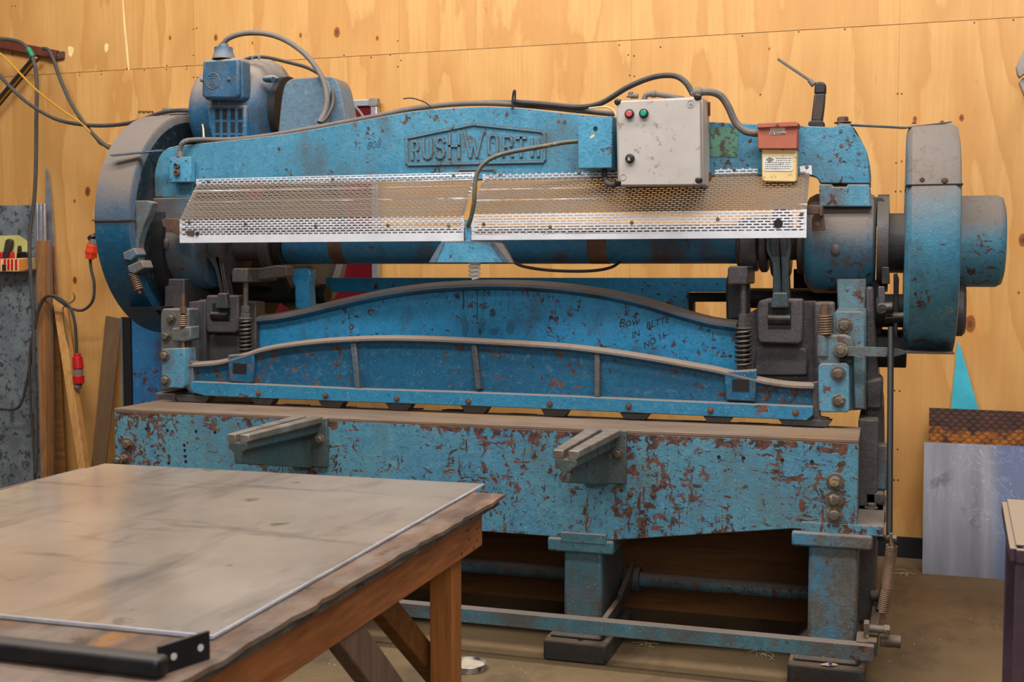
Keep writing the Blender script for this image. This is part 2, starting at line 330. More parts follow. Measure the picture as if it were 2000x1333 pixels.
def text(s_, size, og, mat, parent, name='lettering', rot=(math.pi / 2, 0, 0), ext=.0006, shear=0):
    cu = bpy.data.curves.new(name, 'FONT'); cu.body = s_; cu.size = size; cu.extrude = ext; cu.shear = shear; cu.resolution_u = 3
    t = bpy.data.objects.new(name, cu); COL.objects.link(t); dg = bpy.context.evaluated_depsgraph_get()
    me = bpy.data.meshes.new_from_object(t.evaluated_get(dg)); bpy.data.objects.remove(t)
    me.materials.clear(); me.materials.append(M[mat]); o = bpy.data.objects.new(name, me); COL.objects.link(o); place(o, Vector(og), parent); o.rotation_euler = rot; return o

# ================================================================== SETTING
fl = MB().box((-7, -2.5, -.1), (3, 6.3, 0))
n = NT('dirty_concrete'); pos = n.geo.outputs['Position']
c = n.mix(n.step(n.noise(1.1, 6, .62, vec=pos), .35, .68), srgb('#7d6648'), srgb('#63513b'))
c = n.mix(n.step(n.noise(3.5, 6, .7, vec=n.map((1, .5, 1), src=pos)), .5, .68, 0, .7), c, srgb('#4c3d30'))
c = n.mix(n.step(n.noise(30, 5, .7, vec=pos), .6, .75, 0, .5), c, srgb('#a48d6c'))
n.bump(n.noise(18, 6, .65, vec=pos), .35, .004); M['floor'] = n.out(c, .75, 0, .3)
tag(fl.build('floor', 'floor', smooth=0, origin=(0, 0, 0)), kind='structure')

KNOTS = [(420, 73, .012), (657, 62, .018), (586, 69, .011), (736, 74, .010), (492, 84, .008), (331, 73, .010), (1787, 232, .011), (1878, 230, .011), (1895, 634, .026),
         (145, 548, .014), (170, 375, .018), (144, 393, .006), (1745, 470, .008), (1998, 470, .02), (1990, 572, .005), (186, 500, .01), (23, 105, .008), (1502, 95, .006)]
wall = bpy.data.objects.new('wall_back', None); COL.objects.link(wall); place(wall, Vector((-2, 5.95, 0)), None); tag(wall, kind='structure')
MB().box((-7, 5.965, 0), (3, 6.05, 3.6)).build('wall_lining', 'brace', wall, smooth=0)
plymats = [plywood('pine_plywood_%d' % i, i + 1) for i in range(3)]
xs = [-6.3, -5.04, -3.782, -2.525, -1.266, .018, 1.27, 2.5]; k = 0
for row, (z0, z1) in enumerate(((.10, 2.535), (2.537, 3.6))):
    for i in range(len(xs) - 1):
        MB().box((xs[i] + .0004, 5.95 + random.uniform(0, .0015), z0 + .0003), (xs[i + 1] - .0004, 5.965, z1 - .0003)).build('plywood_panel', plymats[(i * 2 + row) % 3], wall, smooth=0); k += 1
MB().box((-6.3, 5.94, 0), (2.5, 5.965, .099)).build('skirting_gap', 'void', wall, smooth=0)
nl = MB()
for (px, py) in [(24, 12), (30, 12), (156, 141), (156, 147), (198, 139), (198, 145), (248, 134), (282, 137), (326, 128), (325, 136), (365, 129), (365, 135), (378, 57), (384, 55), (378, 108), (378, 151), (385, 151), (500, 132), (672, 108), (725, 112), (762, 107), (777, 80), (777, 130), (783, 118), (1227, 107), (1238, 109), (1230, 147), (1239, 149), (1485, 185), (1753, 183), (1761, 183), (1749, 248), (1761, 250), (1750, 318), (1761, 315), (1749, 374), (1759, 374), (1903, 44), (1979, 39), (1747, 763), (1757, 764), (1740, 878), (1753, 878), (1746, 938), (1754, 938), (1290, 92), (1210, 88), (1450, 70), (1560, 62), (1650, 57)]:
    P = at(px, py, 5.95); nl.cyl(P + Vector((0, -.0015, 0)), P + Vector((0, .002, 0)),   .0036, 8)
tag(nl.build('nail_heads', 'steel', wall), kind='stuff')
st = MB(); st.pp(sp2([(239, 0), (241, 40), (245, 90), (250, 137)]) + sp2([(253, 137), (249, 90), (244, 40), (241, 0)]), 5.949, 5.951)
for poly in ([(132, 92), (138, 90), (144, 94), (143, 103), (139, 112), (134, 108)], [(204, 88), (208, 84), (212, 88), (211, 98), (207, 103), (204, 98)]): st.pp(poly, 5.949, 5.951)
M['palewood'] = plain('exposed_pale_veneer', '#ecca8e', .6)
tag(st.build('veneer_chips', 'palewood', wall, smooth=0), kind='stuff')
sm = MB()
for i, px in enumerate(range(270, 300, 3)): sm.pp([(px, 222 - (i % 3) * 2), (px + 2.4, 221), (px + 2, 217), (px + .3, 217 - i % 2)], 5.9485, 5.951)
tag(sm.build('ink_smudge', 'ink', wall, smooth=0), kind='stuff')

# ================================================================== THE SHEARING MACHINE
YB = 4.04
mach = thing('shearing_machine', 'large old blue cast iron guillotine shearing machine with raised letters RUSHWORTH, standing against plywood wall', 'machine', (-1.525, 4.3, 0))
hexm = MB()
hexm.cyl((0, 0, 0), (0, -.22, 0), 1.45, 20); hexm.cyl((0, -.2, 0), (0, -1.0, 0), 1.0, 6); hexm.lathe((0, -1.0, 0), (0, -1, 0), [(0, .86), (.12, .72), (.16, .1)], 12)
BOLT = {}
def bolt(px, py, Y, r, parent, mat='bolt', name='bolt', rot=None, P=None):
    P = P or at(px, py, Y)
    if mat not in BOLT:
        o = hexm.build(name, mat, parent, bevel=.06, smooth=30, origin=(0, 0, 0)); BOLT[mat] = o; place(o, P, parent)
    else: o = dup(BOLT[mat], P, parent); o.name = name; WORLD[o.name] = P
    o.scale = (r, r, r); o.rotation_euler = rot or (0, random.uniform(0, 1), 0); return o

# ---- bed
zt = .83
bed = MB(); XL, XR = -2.965, -.09
prof = [(XL, .50), (-2.75, .50), (-2.1, .435), (-.93, .435), (-.30, .52), (XR, .52), (XR, zt - .012), (XL, zt - .012)]
bed.prism(prof, YB, YB + .05)
bed_o = bed.build('bed', 'bed', mach, bevel=.003)
b2 = MB(); b2.box((XR - .04, YB + .05, .52), (XR, 4.37, zt - .012)); b2.box((XL, YB + .05, .52), (XL + .04, 4.37, zt - .012)); b2.prism([(-2.85, .60), (-.22, .60), (-.22, zt - .012), (-2.85, zt - .012)], 4.31, 4.37)
b2.build('bed_back', 'cast', mach, bevel=.002)
n = NT('dusty_bed_top'); pos = n.geo.outputs['Position']
c = n.mix(n.step(n.noise(3, 6, .65, vec=n.map((.5, 1.5, 1), src=pos)), .35, .65), srgb('#86705e'), srgb('#6c5746')); c = n.mix(n.step(n.noise(2.2, 4, .6, vec=n.map((1, 1, 1), (5, 0, 0), src=pos)), .5, .7, 0, .6), c, srgb('#8a6a45'))
c = n.mix(n.step(n.noise(14, 6, .7, vec=n.map((.4, 2, 1), src=pos)), .55, .7, 0, .5), c, srgb('#4c3d34')); n.bump(n.noise(40, 4, .6, vec=pos), .2, .001); M['bedtop'] = n.out(c, .6, .1)
bt = MB().box((XL, YB, zt - .012), (XR, 4.37, zt)); bto = bt.build('bed_top', 'bedtop', mach, bevel=.002)
M['darkpad'] = plain('black_pad', '#1c1816', .8)  # for thin black pads set just proud of the bed top
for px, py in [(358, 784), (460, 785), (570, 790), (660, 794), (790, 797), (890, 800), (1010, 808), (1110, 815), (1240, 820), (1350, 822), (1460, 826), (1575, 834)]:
    P = atz(px, py + 1, zt); MB().loft([(P.x - .055, P.y - .012, zt - .004), (P.x + .055, P.y - .012, zt - .004), (P.x + .075, P.y + .02, zt - .004), (P.x - .03, P.y + .02, zt - .004)], [(P.x - .055, P.y - .012, zt + .0006), (P.x + .055, P.y - .012, zt + .0006), (P.x + .075, P.y + .02, zt + .0006), (P.x - .03, P.y + .02, zt + .0006)]).build('bed_dark_pad', 'darkpad', bto, smooth=0)
MB().box((-.27, YB - .002, .512), (-.005, 4.40, .548)).build('bed_flange', 'bed', mach, bevel=.004); MB().box((-2.99, YB - .002, .495), (-2.75, 4.40, .53)).build('bed_flange', 'bed', mach, bevel=.004)
for px, py, r, mt in [(1631, 941, .020, 'bolt'), (1629, 976, .021, 'bolt'), (1630, 1006, .020, 'bolt'), (250, 868, .018, 'rustbolt'), (245, 895, .019, 'rustbolt')]:
    bolt(px, py, YB, r, bed_o, mt)
MB().cyl(at(245, 896, YB) , at(245, 896, YB) + Vector((0, -.07, 0)), .009, 14).build('stud', 'bolt', bed_o)
bolt(234, 898, YB, .016, bed_o, 'bolt', P=at(245, 896, YB) + Vector((0, -.05, 0)))
for px, py in [(1231, 966), (1276, 968), (532, 925), (568, 927)]: bolt(px, py, YB, .0075, bed_o, 'rustbolt')
hd = MB().lathe((0, 0, 0), (0, -1, 0), [(-.002, .0065), (.0006, .0065), (.0009, .003)], 12); first = None
for px, py in [(1404, 893), (1452, 895), (1528, 899), (1586, 902), (286, 838), (327, 841), (383, 843), (420, 845), (360, 870), (361, 880), (362, 892), (363, 902), (330, 905)]:
    if not first: first = hd.build('tapped_hole', 'void', bed_o, smooth=0, origin=(0, 0, 0)); place(first, at(px, py, YB), bed_o)
    else: dup(first, at(px, py, YB), bed_o)
# stock support arms
def arm(px0, px1):   # attached to the bed face
    x0 = at(px0, 850, YB).x; x1 = at(px1, 850, YB).x; xc = (x0 + x1) / 2; wt = .030; yt = 3.52
    m = MB(); z = zt + .002
    m2 = MB()
    for s in (-1, 1):   # T slot rails, widening to the bed
        f0, f1 = (.008, .042); b0, b1 = (.010, .062)
        A = [(xc + s * q, yt, zz) for q, zz in ((f0, z), (f1, z), (f1, z - .022), (f1 - .01, z - .030), (f0, z - .030))]
        B = [(xc + s * q, YB, zz) for q, zz in ((b0, z), (b1, z), (b1, z - .022), (b1 - .012, z - .030), (b0, z - .030))]
        m.loft(A, B)
    A = [(xc - .035, yt, z - .028), (xc + .035, yt, z - .028), (xc + .034, yt, z - .05), (xc + .016, yt, z - .062), (xc + .014, yt, z - .10), (xc - .014, yt, z - .10), (xc - .016, yt, z - .062), (xc - .034, yt, z - .05)]
    B = [(xc - .045, YB, z - .028), (xc + .045, YB, z - .028), (xc + .044, YB, z - .06), (xc + .02, YB, z - .08), (xc + .018, YB, z - .20), (xc - .018, YB, z - .20), (xc - .02, YB, z - .08), (xc - .044, YB, z - .06)]
    m2.loft(A, B)
    r = m2.build('support_arm', 'armweb', mach, bevel=.003); m.build('slotted_rail', 'armrail', r, bevel=.003)
    MB().box((xc - .075, YB - .016, z - .19), (xc + .082, YB, z - .004)).build('mounting_flange', 'armweb', r, bevel=.003)
    bolt(0, 0, 0, .014, r, 'bolt', P=Vector((xc + .052, YB - .016, z - .085)))
M['armrail'] = metal('worn_grey_steel', '#9b938b', '#766a5c', .4, .5, dust=.3, spots=.3, spotcol='#a87a3d')
M['armweb'] = paint('dark_green_grey_paint', '#39504f', '#5a5f5e', chips=.4, grime=.2, specks=0, dust=.5)
arm(572, 637); arm(1147, 1214)

# ---- feet
M['footbrown'] = paint('dust_caked_foot_paint', '#5b5d5b', '#655a50', chips=.3, grime=.35, specks=.1, griME=srgb('#3d7b98'))
FM = 'foot'
def foot(x0, x1, capz, cap=True):
    m = MB(); xc = (x0 + x1) / 2
    m.box((x0, YB + .01, .10), (x1, 4.40, capz)); r = m.build('foot', FM, mach, bevel=.012)
    c_ = MB().box((x0 - .055, YB - .012, capz - .05), (x1 + .045, 4.42, capz)); c_.build('foot_cap', FM, r, bevel=.008)
    b_ = MB(); A = [(x0 - .06, YB - .05, .0), (x1 + .03, YB - .05, 0), (x1 + .03, 4.45, 0), (x0 - .06, 4.45, 0)]; B = [(p[0], p[1], .075) for p in A]; b_.loft(A, B)
    b_.loft([(x0 - .05, YB - .02, .075), (x1 + .01, YB - .02, .075), (x1 + .01, 4.43, .075), (x0 - .05, 4.43, .075)], [(x0, YB + .01, .13), (x1, YB + .01, .13), (x1, 4.40, .13), (x0, 4.40, .13)])
    b_.build('foot_base', 'footbase', r, bevel=.01); MB().cyl((xc, YB - .018, .07), (xc, YB - .018, .0765), .011, 14).build('anchor_hole', 'void', r); return r
M['footbase'] = paint('dusty_foot_base', '#3a4c54', '#43403c', chips=.4, grime=.5, specks=.1, dustcol=srgb('#6d5b4b'))
foot(-1.095, -.955, .435); FM = 'footbrown'; foot(-.245, -.085, .515); FM = 'foot'; foot(-2.10, -1.96, .435); foot(-2.95, -2.79, .50)
MB().box((-1.10, YB - .014, .42), (-.935, YB, .458)).build('clamp_plate', 'foot', mach, bevel=.004)
MB().box((-.21, 4.08, .02), (-.11, 4.4, .3)).build('foot_web', 'cast', mach)

# ---- treadle bar and torsion tube
P0, P1 = at(560, 1146, 3.93), at(1720, 1262, 3.93)
z0 = .155
tb = MB().box((-2.9, 3.93, z0 - .028), (-.028, 3.975, z0 + .022)); tbo = tb.build('treadle_bar', 'foot', mach, bevel=.002)
MB().cyl((-2.9, 4.45, .20), (-.25, 4.45, .20), .028, 18).build('torsion_tube', 'rustyfoot', mach)if 0 else None
M['tubep'] = paint('rubbed_blue_tube_paint', '#3b6a80', '#4c5f66', chips=.75, grime=.4, specks=0)
MB().cyl((-2.9, 4.47, .19), (-.02, 4.47, .19), .030, 18).build('torsion_tube', 'tubep', mach)
for x in (-.93, -2.0):
    m = MB(); m.bar((x, 3.96, .15), (x, 4.25, .165), .02, .045); m.bar((x, 4.24, .165), (x, 4.47, .23), .02, .06); m.cyl((x - .03, 4.47, .19), (x + .03, 4.47, .19), .05); m.build('treadle_arm', 'footbase', mach, bevel=.004)
m = MB(); m.bar((-.035, 3.96, .16), (-.02, 4.47, .20), .03, .05); m.box((-.085, 3.96, .177), (-.03, 4.07, .183)); m.build('treadle_arm', 'footbase', mach, bevel=.003)
m = MB(); m.box((-.062, 3.985, .18), (-.045, 4.03, .235)); m.cyl((-.05, 4.0, .215), (.012, 4.0, .215), .013, 14); m.cyl((.0, 4.0, .215), (.02, 4.0, .215), .019, 6); m.cyl((-.01, 4.03, .17), (.055, 4.03, .17), .021, 12); m.build('pivot_pin', 'bolt', mach, bevel=.002)
Yr = 4.02
m = MB(); top = at(1741, 1052, Yr); bot = at(1727, 1212, Yr); mid = at(1733, 1150, Yr)
m.helix(at(1742, 1066, Yr), mid, .0155, .0038, 26); m.helix(mid, at(1724, 1195, Yr), .0155, .0038, 12); m.cyl(at(1724, 1195, Yr), bot, .006, 10); m.cyl(top, at(1742, 1068, Yr), .006, 10)
m.build('return_spring', 'springm', mach) if 'springm' in M else None
M['springm'] = metal('dusty_tan_spring_steel', '#9a7b60', '#6a5344', .5, .5, dust=.2)
m.build('return_spring', 'springm', mach)
m = MB(); m.cyl(at(1718, 1052, 4.1), at(1745, 1052, 4.02), .011, 12); m.bar(at(1741, 1042, Yr), at(1743, 1070, Yr), .012, .02, (0, 1, 0)); m.cyl(at(1743, 1053, Yr - .02), at(1752, 1053, Yr - .02), .013, 6); m.build('spring_anchor', 'bolt', mach, bevel=.002)
MB().tube([at(1740, 640, 4.3), at(1737, 1050, 4.05)], .0105, 12, 0).build('link_rod', 'black', mach)
m = MB(); m.bar(at(1728, 1140, 4.3), at(1716, 1195, 4.25), .02, .05, (0, 1, 0)); m.cyl(at(1700, 1165, 4.3), at(1725, 1165, 4.3), .02); m.build('rear_lever', 'cast', mach, bevel=.003)

# ---- side frames (lower, behind the bed ends)
m = MB(); m.box((-.10, 4.37, .12), (-.03, 5.15, .86)); m.box((-.1, 4.30, .50), (.0, 4.62, .548)); fr = m.build('side_frame', 'cast', mach, bevel=.01)
MB().box((-.088, 4.40, .60), (.003, 4.47, .765)).build('frame_lug', 'housing', fr, bevel=.008)
MB().box((-.075, 4.37, .55), (-.005, 4.45, .60)).build('frame_pad', 'cast', fr, bevel=.01)
bolt(0, 0, 0, .016, fr, 'bolt', rot=(-math.pi / 2, 0, 0), P=Vector((-.05, 4.335, .548)))
m = MB(); m.box((-3.0, 4.37, .12), (-2.90, 5.15, .86)); m.build('side_frame', 'cast', mach, bevel=.01)
# rear cabinet seen at left
m = MB(); m.box((-3.42, 4.80, 0), (-3.02, 5.3, 1.16)); cabn = m.build('motor_pedestal', 'rusty', mach, bevel=.003)
M['darkside'] = plain('near_black_paint', '#17100f', .6)
MB().box((at(241, 700, 4.795).x, 4.79, 0), (at(257, 700, 4.795).x, 4.80, 1.16)).build('pedestal_channel', 'darkside', cabn); MB().box((at(238, 700, 4.79).x, 4.785, 0), (at(241, 700, 4.79).x, 4.80, 1.16)).build('pedestal_edge', 'greyblue', cabn)

# ---- right column front plates
Yc = 4.40
cr = MB(); cr.pp([(1636, 604), (1692, 604), (1692, 800), (1628, 805), (1628, 612), (1636, 605)], Yc, 4.75); cro = cr.build('column', 'plates', mach, bevel=.008)
m = MB(); m.pp([(1590, 590), (1630, 590), (1640, 770), (1590, 770)], 4.44, 4.6); m.pp([(1690, 560), (1706, 560), (1716, 745), (1726, 800), (1727, 900), (1690, 900)], 4.46, 4.9); m.build('column_core', 'cast', mach, bevel=.01)
MB().pp([(1690, 746), (1720, 738), (1725, 748), (1724, 800), (1690, 800)], 4.42, 4.6).build('column_boss', 'cast', cro, bevel=.01)
MB().pp([(1632, 608), (1684, 608), (1690, 616), (1690, 690), (1632, 690)], 4.375, Yc).build('guide_plate', 'plates', cro, bevel=.006)
MB().pp([(1666, 695), (1690, 695), (1690, 800), (1668, 800)], 4.37, Yc).build('guide_strip', 'plates', cro, bevel=.006)
m = MB(); m.pp([(1597, 656), (1650, 654), (1662, 660), (1668, 672), (1668, 694), (1640, 696), (1640, 716), (1600, 716), (1597, 695)], 4.32, 4.40); gb = m.build('adjuster_bracket', 'plates', mach, bevel=.006)
MB().cyl(at(1608, 655, 4.33), at(1608, 697, 4.33), .021, 20).build('bracket_boss', 'plates', gb, bevel=.003)
m = MB(); m.helix(at(1612, 655, 4.33), at(1612, 616, 4.33), .0215, .0035, 8); m.build('adjuster_spring', 'springm', gb)
m = MB(); m.cyl(at(1612, 720, 4.33), at(1612, 592, 4.33), .0085, 12); m.cyl(at(1612, 619, 4.33), at(1612, 615, 4.33), .024, 16); m.cyl(at(1612, 615, 4.33), at(1612, 600, 4.33), .018, 6); m.cyl(at(1612, 600, 4.33), at(1612, 594, 4.33), .013, 12); m.build('adjuster_stud', 'rustbolt', gb, bevel=.001)
m = MB(); m.pp([(1598, 716), (1603, 711), (1652, 710), (1658, 716), (1660, 800), (1655, 806), (1604, 806), (1599, 800)], 4.29, 4.40); gk = m.build('guide_block', 'platesblue', mach, bevel=.004) if 'platesblue' in M else None
M['platesblue'] = paint('chipped_light_blue_plate', '#5a8fa6', '#4a829c', chips=.42, grime=.4, specks=.3, griME=srgb('#5b524c'))
gk = m.build('guide_block', 'platesblue', mach, bevel=.004)
bolt(1637, 730, 4.29, .0185, gk, 'bolt'); bolt(1638, 784, 4.29, .0165, gk, 'bolt'); bolt(1649, 636, 4.375, .020, cro, 'bolt'); 
MB().cyl(at(1642, 684, 4.32), at(1642, 684, 4.29), .026, 20).build('strap_washer', 'plates', gb)
bolt(1642, 684, 4.29, .0165, gb, 'bolt')
m = MB(); m.loft([at(1655, 677, 4.30), at(1655, 696, 4.30), at(1655, 696, 4.30) + Vector((0, .012, 0)), at(1655, 677, 4.30) + Vector((0, .012, 0))], [at(1745, 680, 4.30), at(1745, 698, 4.30), at(1745, 698, 4.30) + Vector((0, .012, 0)), at(1745, 680, 4.30) + Vector((0, .012, 0))])
A = at(1770, 690, 4.38); m.loft([at(1745, 680, 4.30), at(1745, 698, 4.30), at(1745, 698, 4.30) + Vector((0, .012, 0)), at(1745, 680, 4.30) + Vector((0, .012, 0))], [A + Vector((0, -.02, .006)), A + Vector((0, -.02, 0)), A + Vector((0, .03, 0)), A + Vector((0, .03, .006))])
m.box((A.x, 4.36, A.z), (.215, 4.60, A.z + .006)); m.build('guard_strap', 'plates', mach, bevel=.001)

# ---- upper beam (cast, lettered)
YF = 4.43
prof = sp2([(302, 386), (301, 350), (303, 330), (311, 306), (324, 292), (343, 285)]) + sp2([(343, 285), (420, 277), (560, 261), (700, 236), (800, 218), (880, 211), (950, 208), (1020, 211), (1100, 220), (1205, 229), (1385, 238), (1500, 243), (1626, 248)])[1:] + [(1640, 243), (1658, 243)] + sp2([(1664, 247), (1672, 262), (1688, 285), (1696, 312), (1699, 359)]) + [(1600, 358)] + sp2([(1599, 352), (1592, 346), (1580, 343)]) + [(1380, 345), (900, 352), (420, 356)] + sp2([(392, 358), (378, 364), (374, 386)])
m = MB(); m.pp(prof, YF, YF + .055); bm_o = m.build('upper_beam', 'beam', mach, bevel=.004)
# thick dusty upper flange behind the face
topc = sp2([(345, 290), (420, 280), (560, 264), (700, 239), (800, 221), (880, 214), (950, 211), (1020, 214), (1100, 223), (1205, 232), (1385, 241), (1626, 250)])
m = MB(); m.pp(topc + [(p[0], p[1] + 14) for p in topc[::-1]], YF + .055, YF + .26); m.build('beam_flange', 'beam', bm_o, bevel=.004)
m = MB(); m.pp(sp2([(1640, 248), (1664, 247), (1680, 270), (1694, 300), (1699, 330), (1699, 359)]) + [(1610, 358), (1610, 250)], YF + .055, YF + .32); m.pp(sp2([(302, 386), (303, 330), (324, 292), (343, 287)]) + [(374, 290), (374, 386)], YF + .055, YF + .32); m.build('beam_end', 'beam', bm_o, bevel=.008)
# cast frame and letters of the name
def stroke(mb_lo, mb_hi, pts, wpx, closed=False):
    for ii, (a, b) in enumerate(zip(pts, pts[1:] + ([pts[0]] if closed else []))):
        for mb, k_, y0 in ((mb_lo, 1.0, YF - .004), (mb_hi, .6, YF - .0066)):
            A, B = at(*a, YF), at(*b, YF); d = (B - A); 
            if d.length < 1e-5: continue
            d.normalize(); nrm = Vector((-d.z, 0, d.x)); h = wpx / 2 / 520 * k_; e = d * h * .9
            q = [A - e + nrm * h, B + e + nrm * h, B + e - nrm * h, A - e - nrm * h]
            mb.loft([(v.x, y0 - ii * .00013, v.z) for v in q], [(v.x, YF + .001, v.z) for v in q])
LT = {'R': [[(0, 1), (0, 0), (.6, 0), (.9, .08), (1, .25), (.9, .44), (.6, .52), (.05, .52)], [(.5, .52), (1, 1)]], 'U': [[(0, 0), (0, .72), (.12, .92), (.38, 1), (.62, 1), (.88, .92), (1, .72), (1, 0)]],
      'S': [[(1, .2), (.85, .05), (.55, 0), (.3, .02), (.08, .13), (.04, .3), (.2, .44), (.8, .54), (.97, .7), (.92, .88), (.68, 1), (.35, 1), (.1, .93), (0, .8)]], 'H': [[(0, 0), (0, 1)], [(1, 0), (1, 1)], [(0, .5), (1, .5)]],
      'W': [[(0, 0), (.32, 1), (.5, .35), (.68, 1), (1, 0)]], 'O': [[(.3, 0), (.7, 0), (.93, .1), (1, .28), (1, .75), (.92, .92), (.7, 1), (.3, 1), (.08, .92), (0, .75), (0, .28), (.08, .1), (.3, 0)]], 'T': [[(0, 0), (1, 0)], [(.5, 0), (.5, 1)]]}
BOX = [('R', 806, 817, 277, 311), ('U', 828, 843, 273, 309), ('S', 853, 868, 269, 308), ('H', 879, 897, 263, 308), ('W', 908, 943, 259, 306), ('O', 955, 972, 264, 302), ('R', 984, 1001, 267, 305), ('T', 1010, 1027, 270, 305), ('H', 1040, 1052, 273, 304)]
for ch, xa, xb, ya, yb in BOX:
    lo, hi = MB(), MB(); sl = (yb - ya) * 0
    for st_ in LT[ch]: stroke(lo, hi, [(xa + (xb - xa) * u, ya + (yb - ya) * v) for u, v in st_], 7)
    lt = lo.build('letter', 'lettering', bm_o, smooth=0); hi.build('letter_face', 'beam', bm_o, smooth=0)
lo, hi = MB(), MB(); stroke(lo, hi, [(795, 270), (925, 243), (1058, 257), (1064, 262), (1064, 311), (1060, 316), (800, 322), (796, 318)], 7, True); lo.build('name_border', 'lettering', bm_o, smooth=0); hi.build('name_border_face', 'beam', bm_o, smooth=0)
lo, hi = MB(), MB(); stroke(lo, hi, [(896, 335), (897, 332), (966, 331), (967, 335)], 3); lo.build('cast_ledge', 'lettering', bm_o, smooth=0)
M['scrib'] = plain('faint_scribble', '#2a5066', .6)
text('808', .042, at(716, 292, YF - .0005), 'scrib', bm_o, name='scribbled_number', ext=.0002, shear=.3, rot=(math.pi / 2, -.1, 0)).scale = (1, 1, .3)
MB().pp([(1388, 250), (1390, 248), (1438, 247), (1441, 251), (1440, 304), (1437, 307), (1389, 306), (1387, 303)], YF - .002, YF).build('worn_green_plate', 'greenlab', bm_o, smooth=0)
m = MB()
for px, py in [(1412, 243), (1642, 256), (1643, 284), (990, 222), (1103, 237), (720, 190 + 60), (545, 290)]: P = at(px, py, YF); m.cyl(P + Vector((0, .002, 0)), P + Vector((0, -.003, 0)), .006, 10)
tag(m.build('plug_screws', 'rustbolt', bm_o), kind='stuff')
bolt(0, 0, 0, .021, bm_o, 'rustbolt', rot=(-math.pi / 2, 0, 0), P=at(1646, 241, YF + .05))
# column upper sections + dark joint
for nm, poly in (('left', [(296, 387), (375, 385), (378, 400), (378, 480), (290, 480), (288, 430)]), ('right', [(1600, 360), (1626, 360), (1627, 365), (1654, 365), (1655, 360), (1698, 360), (1699, 392), (1704, 404), (1600, 404), (1600, 396)])):
    m = MB(); m.pp(poly, YF - .005, YF + .30); m.build('upper_column', 'housing' if nm == 'left' else 'platesblue', mach, bevel=.006)
# bearing housings: axis along X
SY, SZ = 4.62, 1.485
def hous(x0, x1, R, mat):
    m = MB(); m.lathe((x0, SY - .02, SZ), (1, 0, 0), [(0, R * .80), (.012, R * .93), (.035, R), (x1 - x0 - .03, R), (x1 - x0 - .008, R * .95), (x1 - x0, R * .85)], 40); return m
h = hous(-.305, -.055, .185, 0).build('bearing_housing', 'housing', mach)
h2 = hous(-3.08, -2.82, .185, 0).build('bearing_housing', 'housing', mach)
m = MB(); m.pp([(1634, 545), (1692, 545), (1690, 612), (1636, 612)], 4.455, 4.7); m.build('column_neck', 'plates', mach, bevel=.006)
m = MB(); m.pp([(322, 545), (360, 545), (360, 605), (320, 605)], 4.44, 4.7); m.build('column_neck', 'cast', mach, bevel=.006)
for x in (-.19,): MB().sph((x, 4.425, 1.46), .022, 1, .6, 1.2).build('grease_cap', 'cast', h)
MB().sph(at(325, 478, 4.42), .02, 1, .8, 1.3).build('grease_cap', 'cast', h2)
# shaft, tube, collars
MB().cyl((-2.85, SY, SZ), (-.2, SY, SZ), .062, 28).build('main_shaft', 'cast', mach)
MB().cyl((-2.50, SY, SZ), (-.56, SY, SZ), .072, 32).build('shaft_tube', 'shafttube', mach) if 'shafttube' in M else None
M['shafttube'] = paint('blue_tube_with_rust_bands', '#226f98', '#1d6288', chips=.4, grime=.3, specks=0, griME=srgb('#4a342a'), dustlow=.2)
MB().cyl((-2.50, SY, SZ), (-.56, SY, SZ), .075, 32).build('shaft_tube', 'shafttube', mach)
M['armrail2'] = metal('polished_collar_steel', '#8d8a92', '#5a5860', .25, .7, dust=.3)
for x, r, wd, mt in [(-.545, .105, .065, 'armrail2'), (-.475, .108, .03, 'cast'), (-.335, .115, .03, 'cast'), (-2.52, .10, .04, 'steel'), (-2.58, .115, .05, 'cast'), (-2.78, .14, .05, 'cast'), (-.56, .09, .02, 'cast')]:
    MB().lathe((x, SY, SZ), (1, 0, 0), [(0, r * .93), (.006, r), (wd - .006, r), (wd, r * .93)], 32).build('shaft_collar', mt, mach)
for pa, pb_ in ((1155, 1192), (655, 682)): MB().cyl((at(pa, 490, SY).x, SY, SZ), (at(pb_, 490, SY).x, SY, SZ), .0756, 32).build('rust_band', 'rustbolt', mach)
# pitman rods
def pitman(top, neck, bot, mt):
    m = MB(); (ax, ay, aw), (bx, by, bw), (cx, cy, cw) = top, neck, bot; Yp = 4.50
    m.pp(sp2([(ax - aw, ay - 30), (ax - aw, ay), (bx - bw, by), (cx - cw, cy)]) + sp2([(cx + cw, cy), (bx + bw, by), (ax + aw, ay), (ax + aw, ay - 30)]), Yp, Yp + .045)
    m.pp(sp2([(ax, ay - 30), (ax, ay), (bx, by), (cx, cy)]) + sp2([(cx + 3, cy), (bx + 3, by), (ax + 3, ay), (ax + 3, ay - 30)]), Yp - .012, Yp)
    m.lathe((at(ax, 475, Yp).x - .035, SY, SZ), (1, 0, 0), [(0, .12), (.01, .13), (.06, .13), (.07, .12)], 28); return m.build('pitman_rod', mt, mach, bevel=.006)
pitman((418, 495, 20), (428, 525, 10), (442, 590, 8), 'pitm') if 'pitm' in M else None
M['pitm'] = paint('oily_blue_grey_rod', '#3c5a66', '#42464a', chips=.3, grime=.5, specks=0)
pitman((418, 495, 20), (428, 525, 9), (441, 592, 9), 'pitm'); pitman((1521, 490, 24), (1525, 520, 16), (1526, 592, 18), 'pitm')

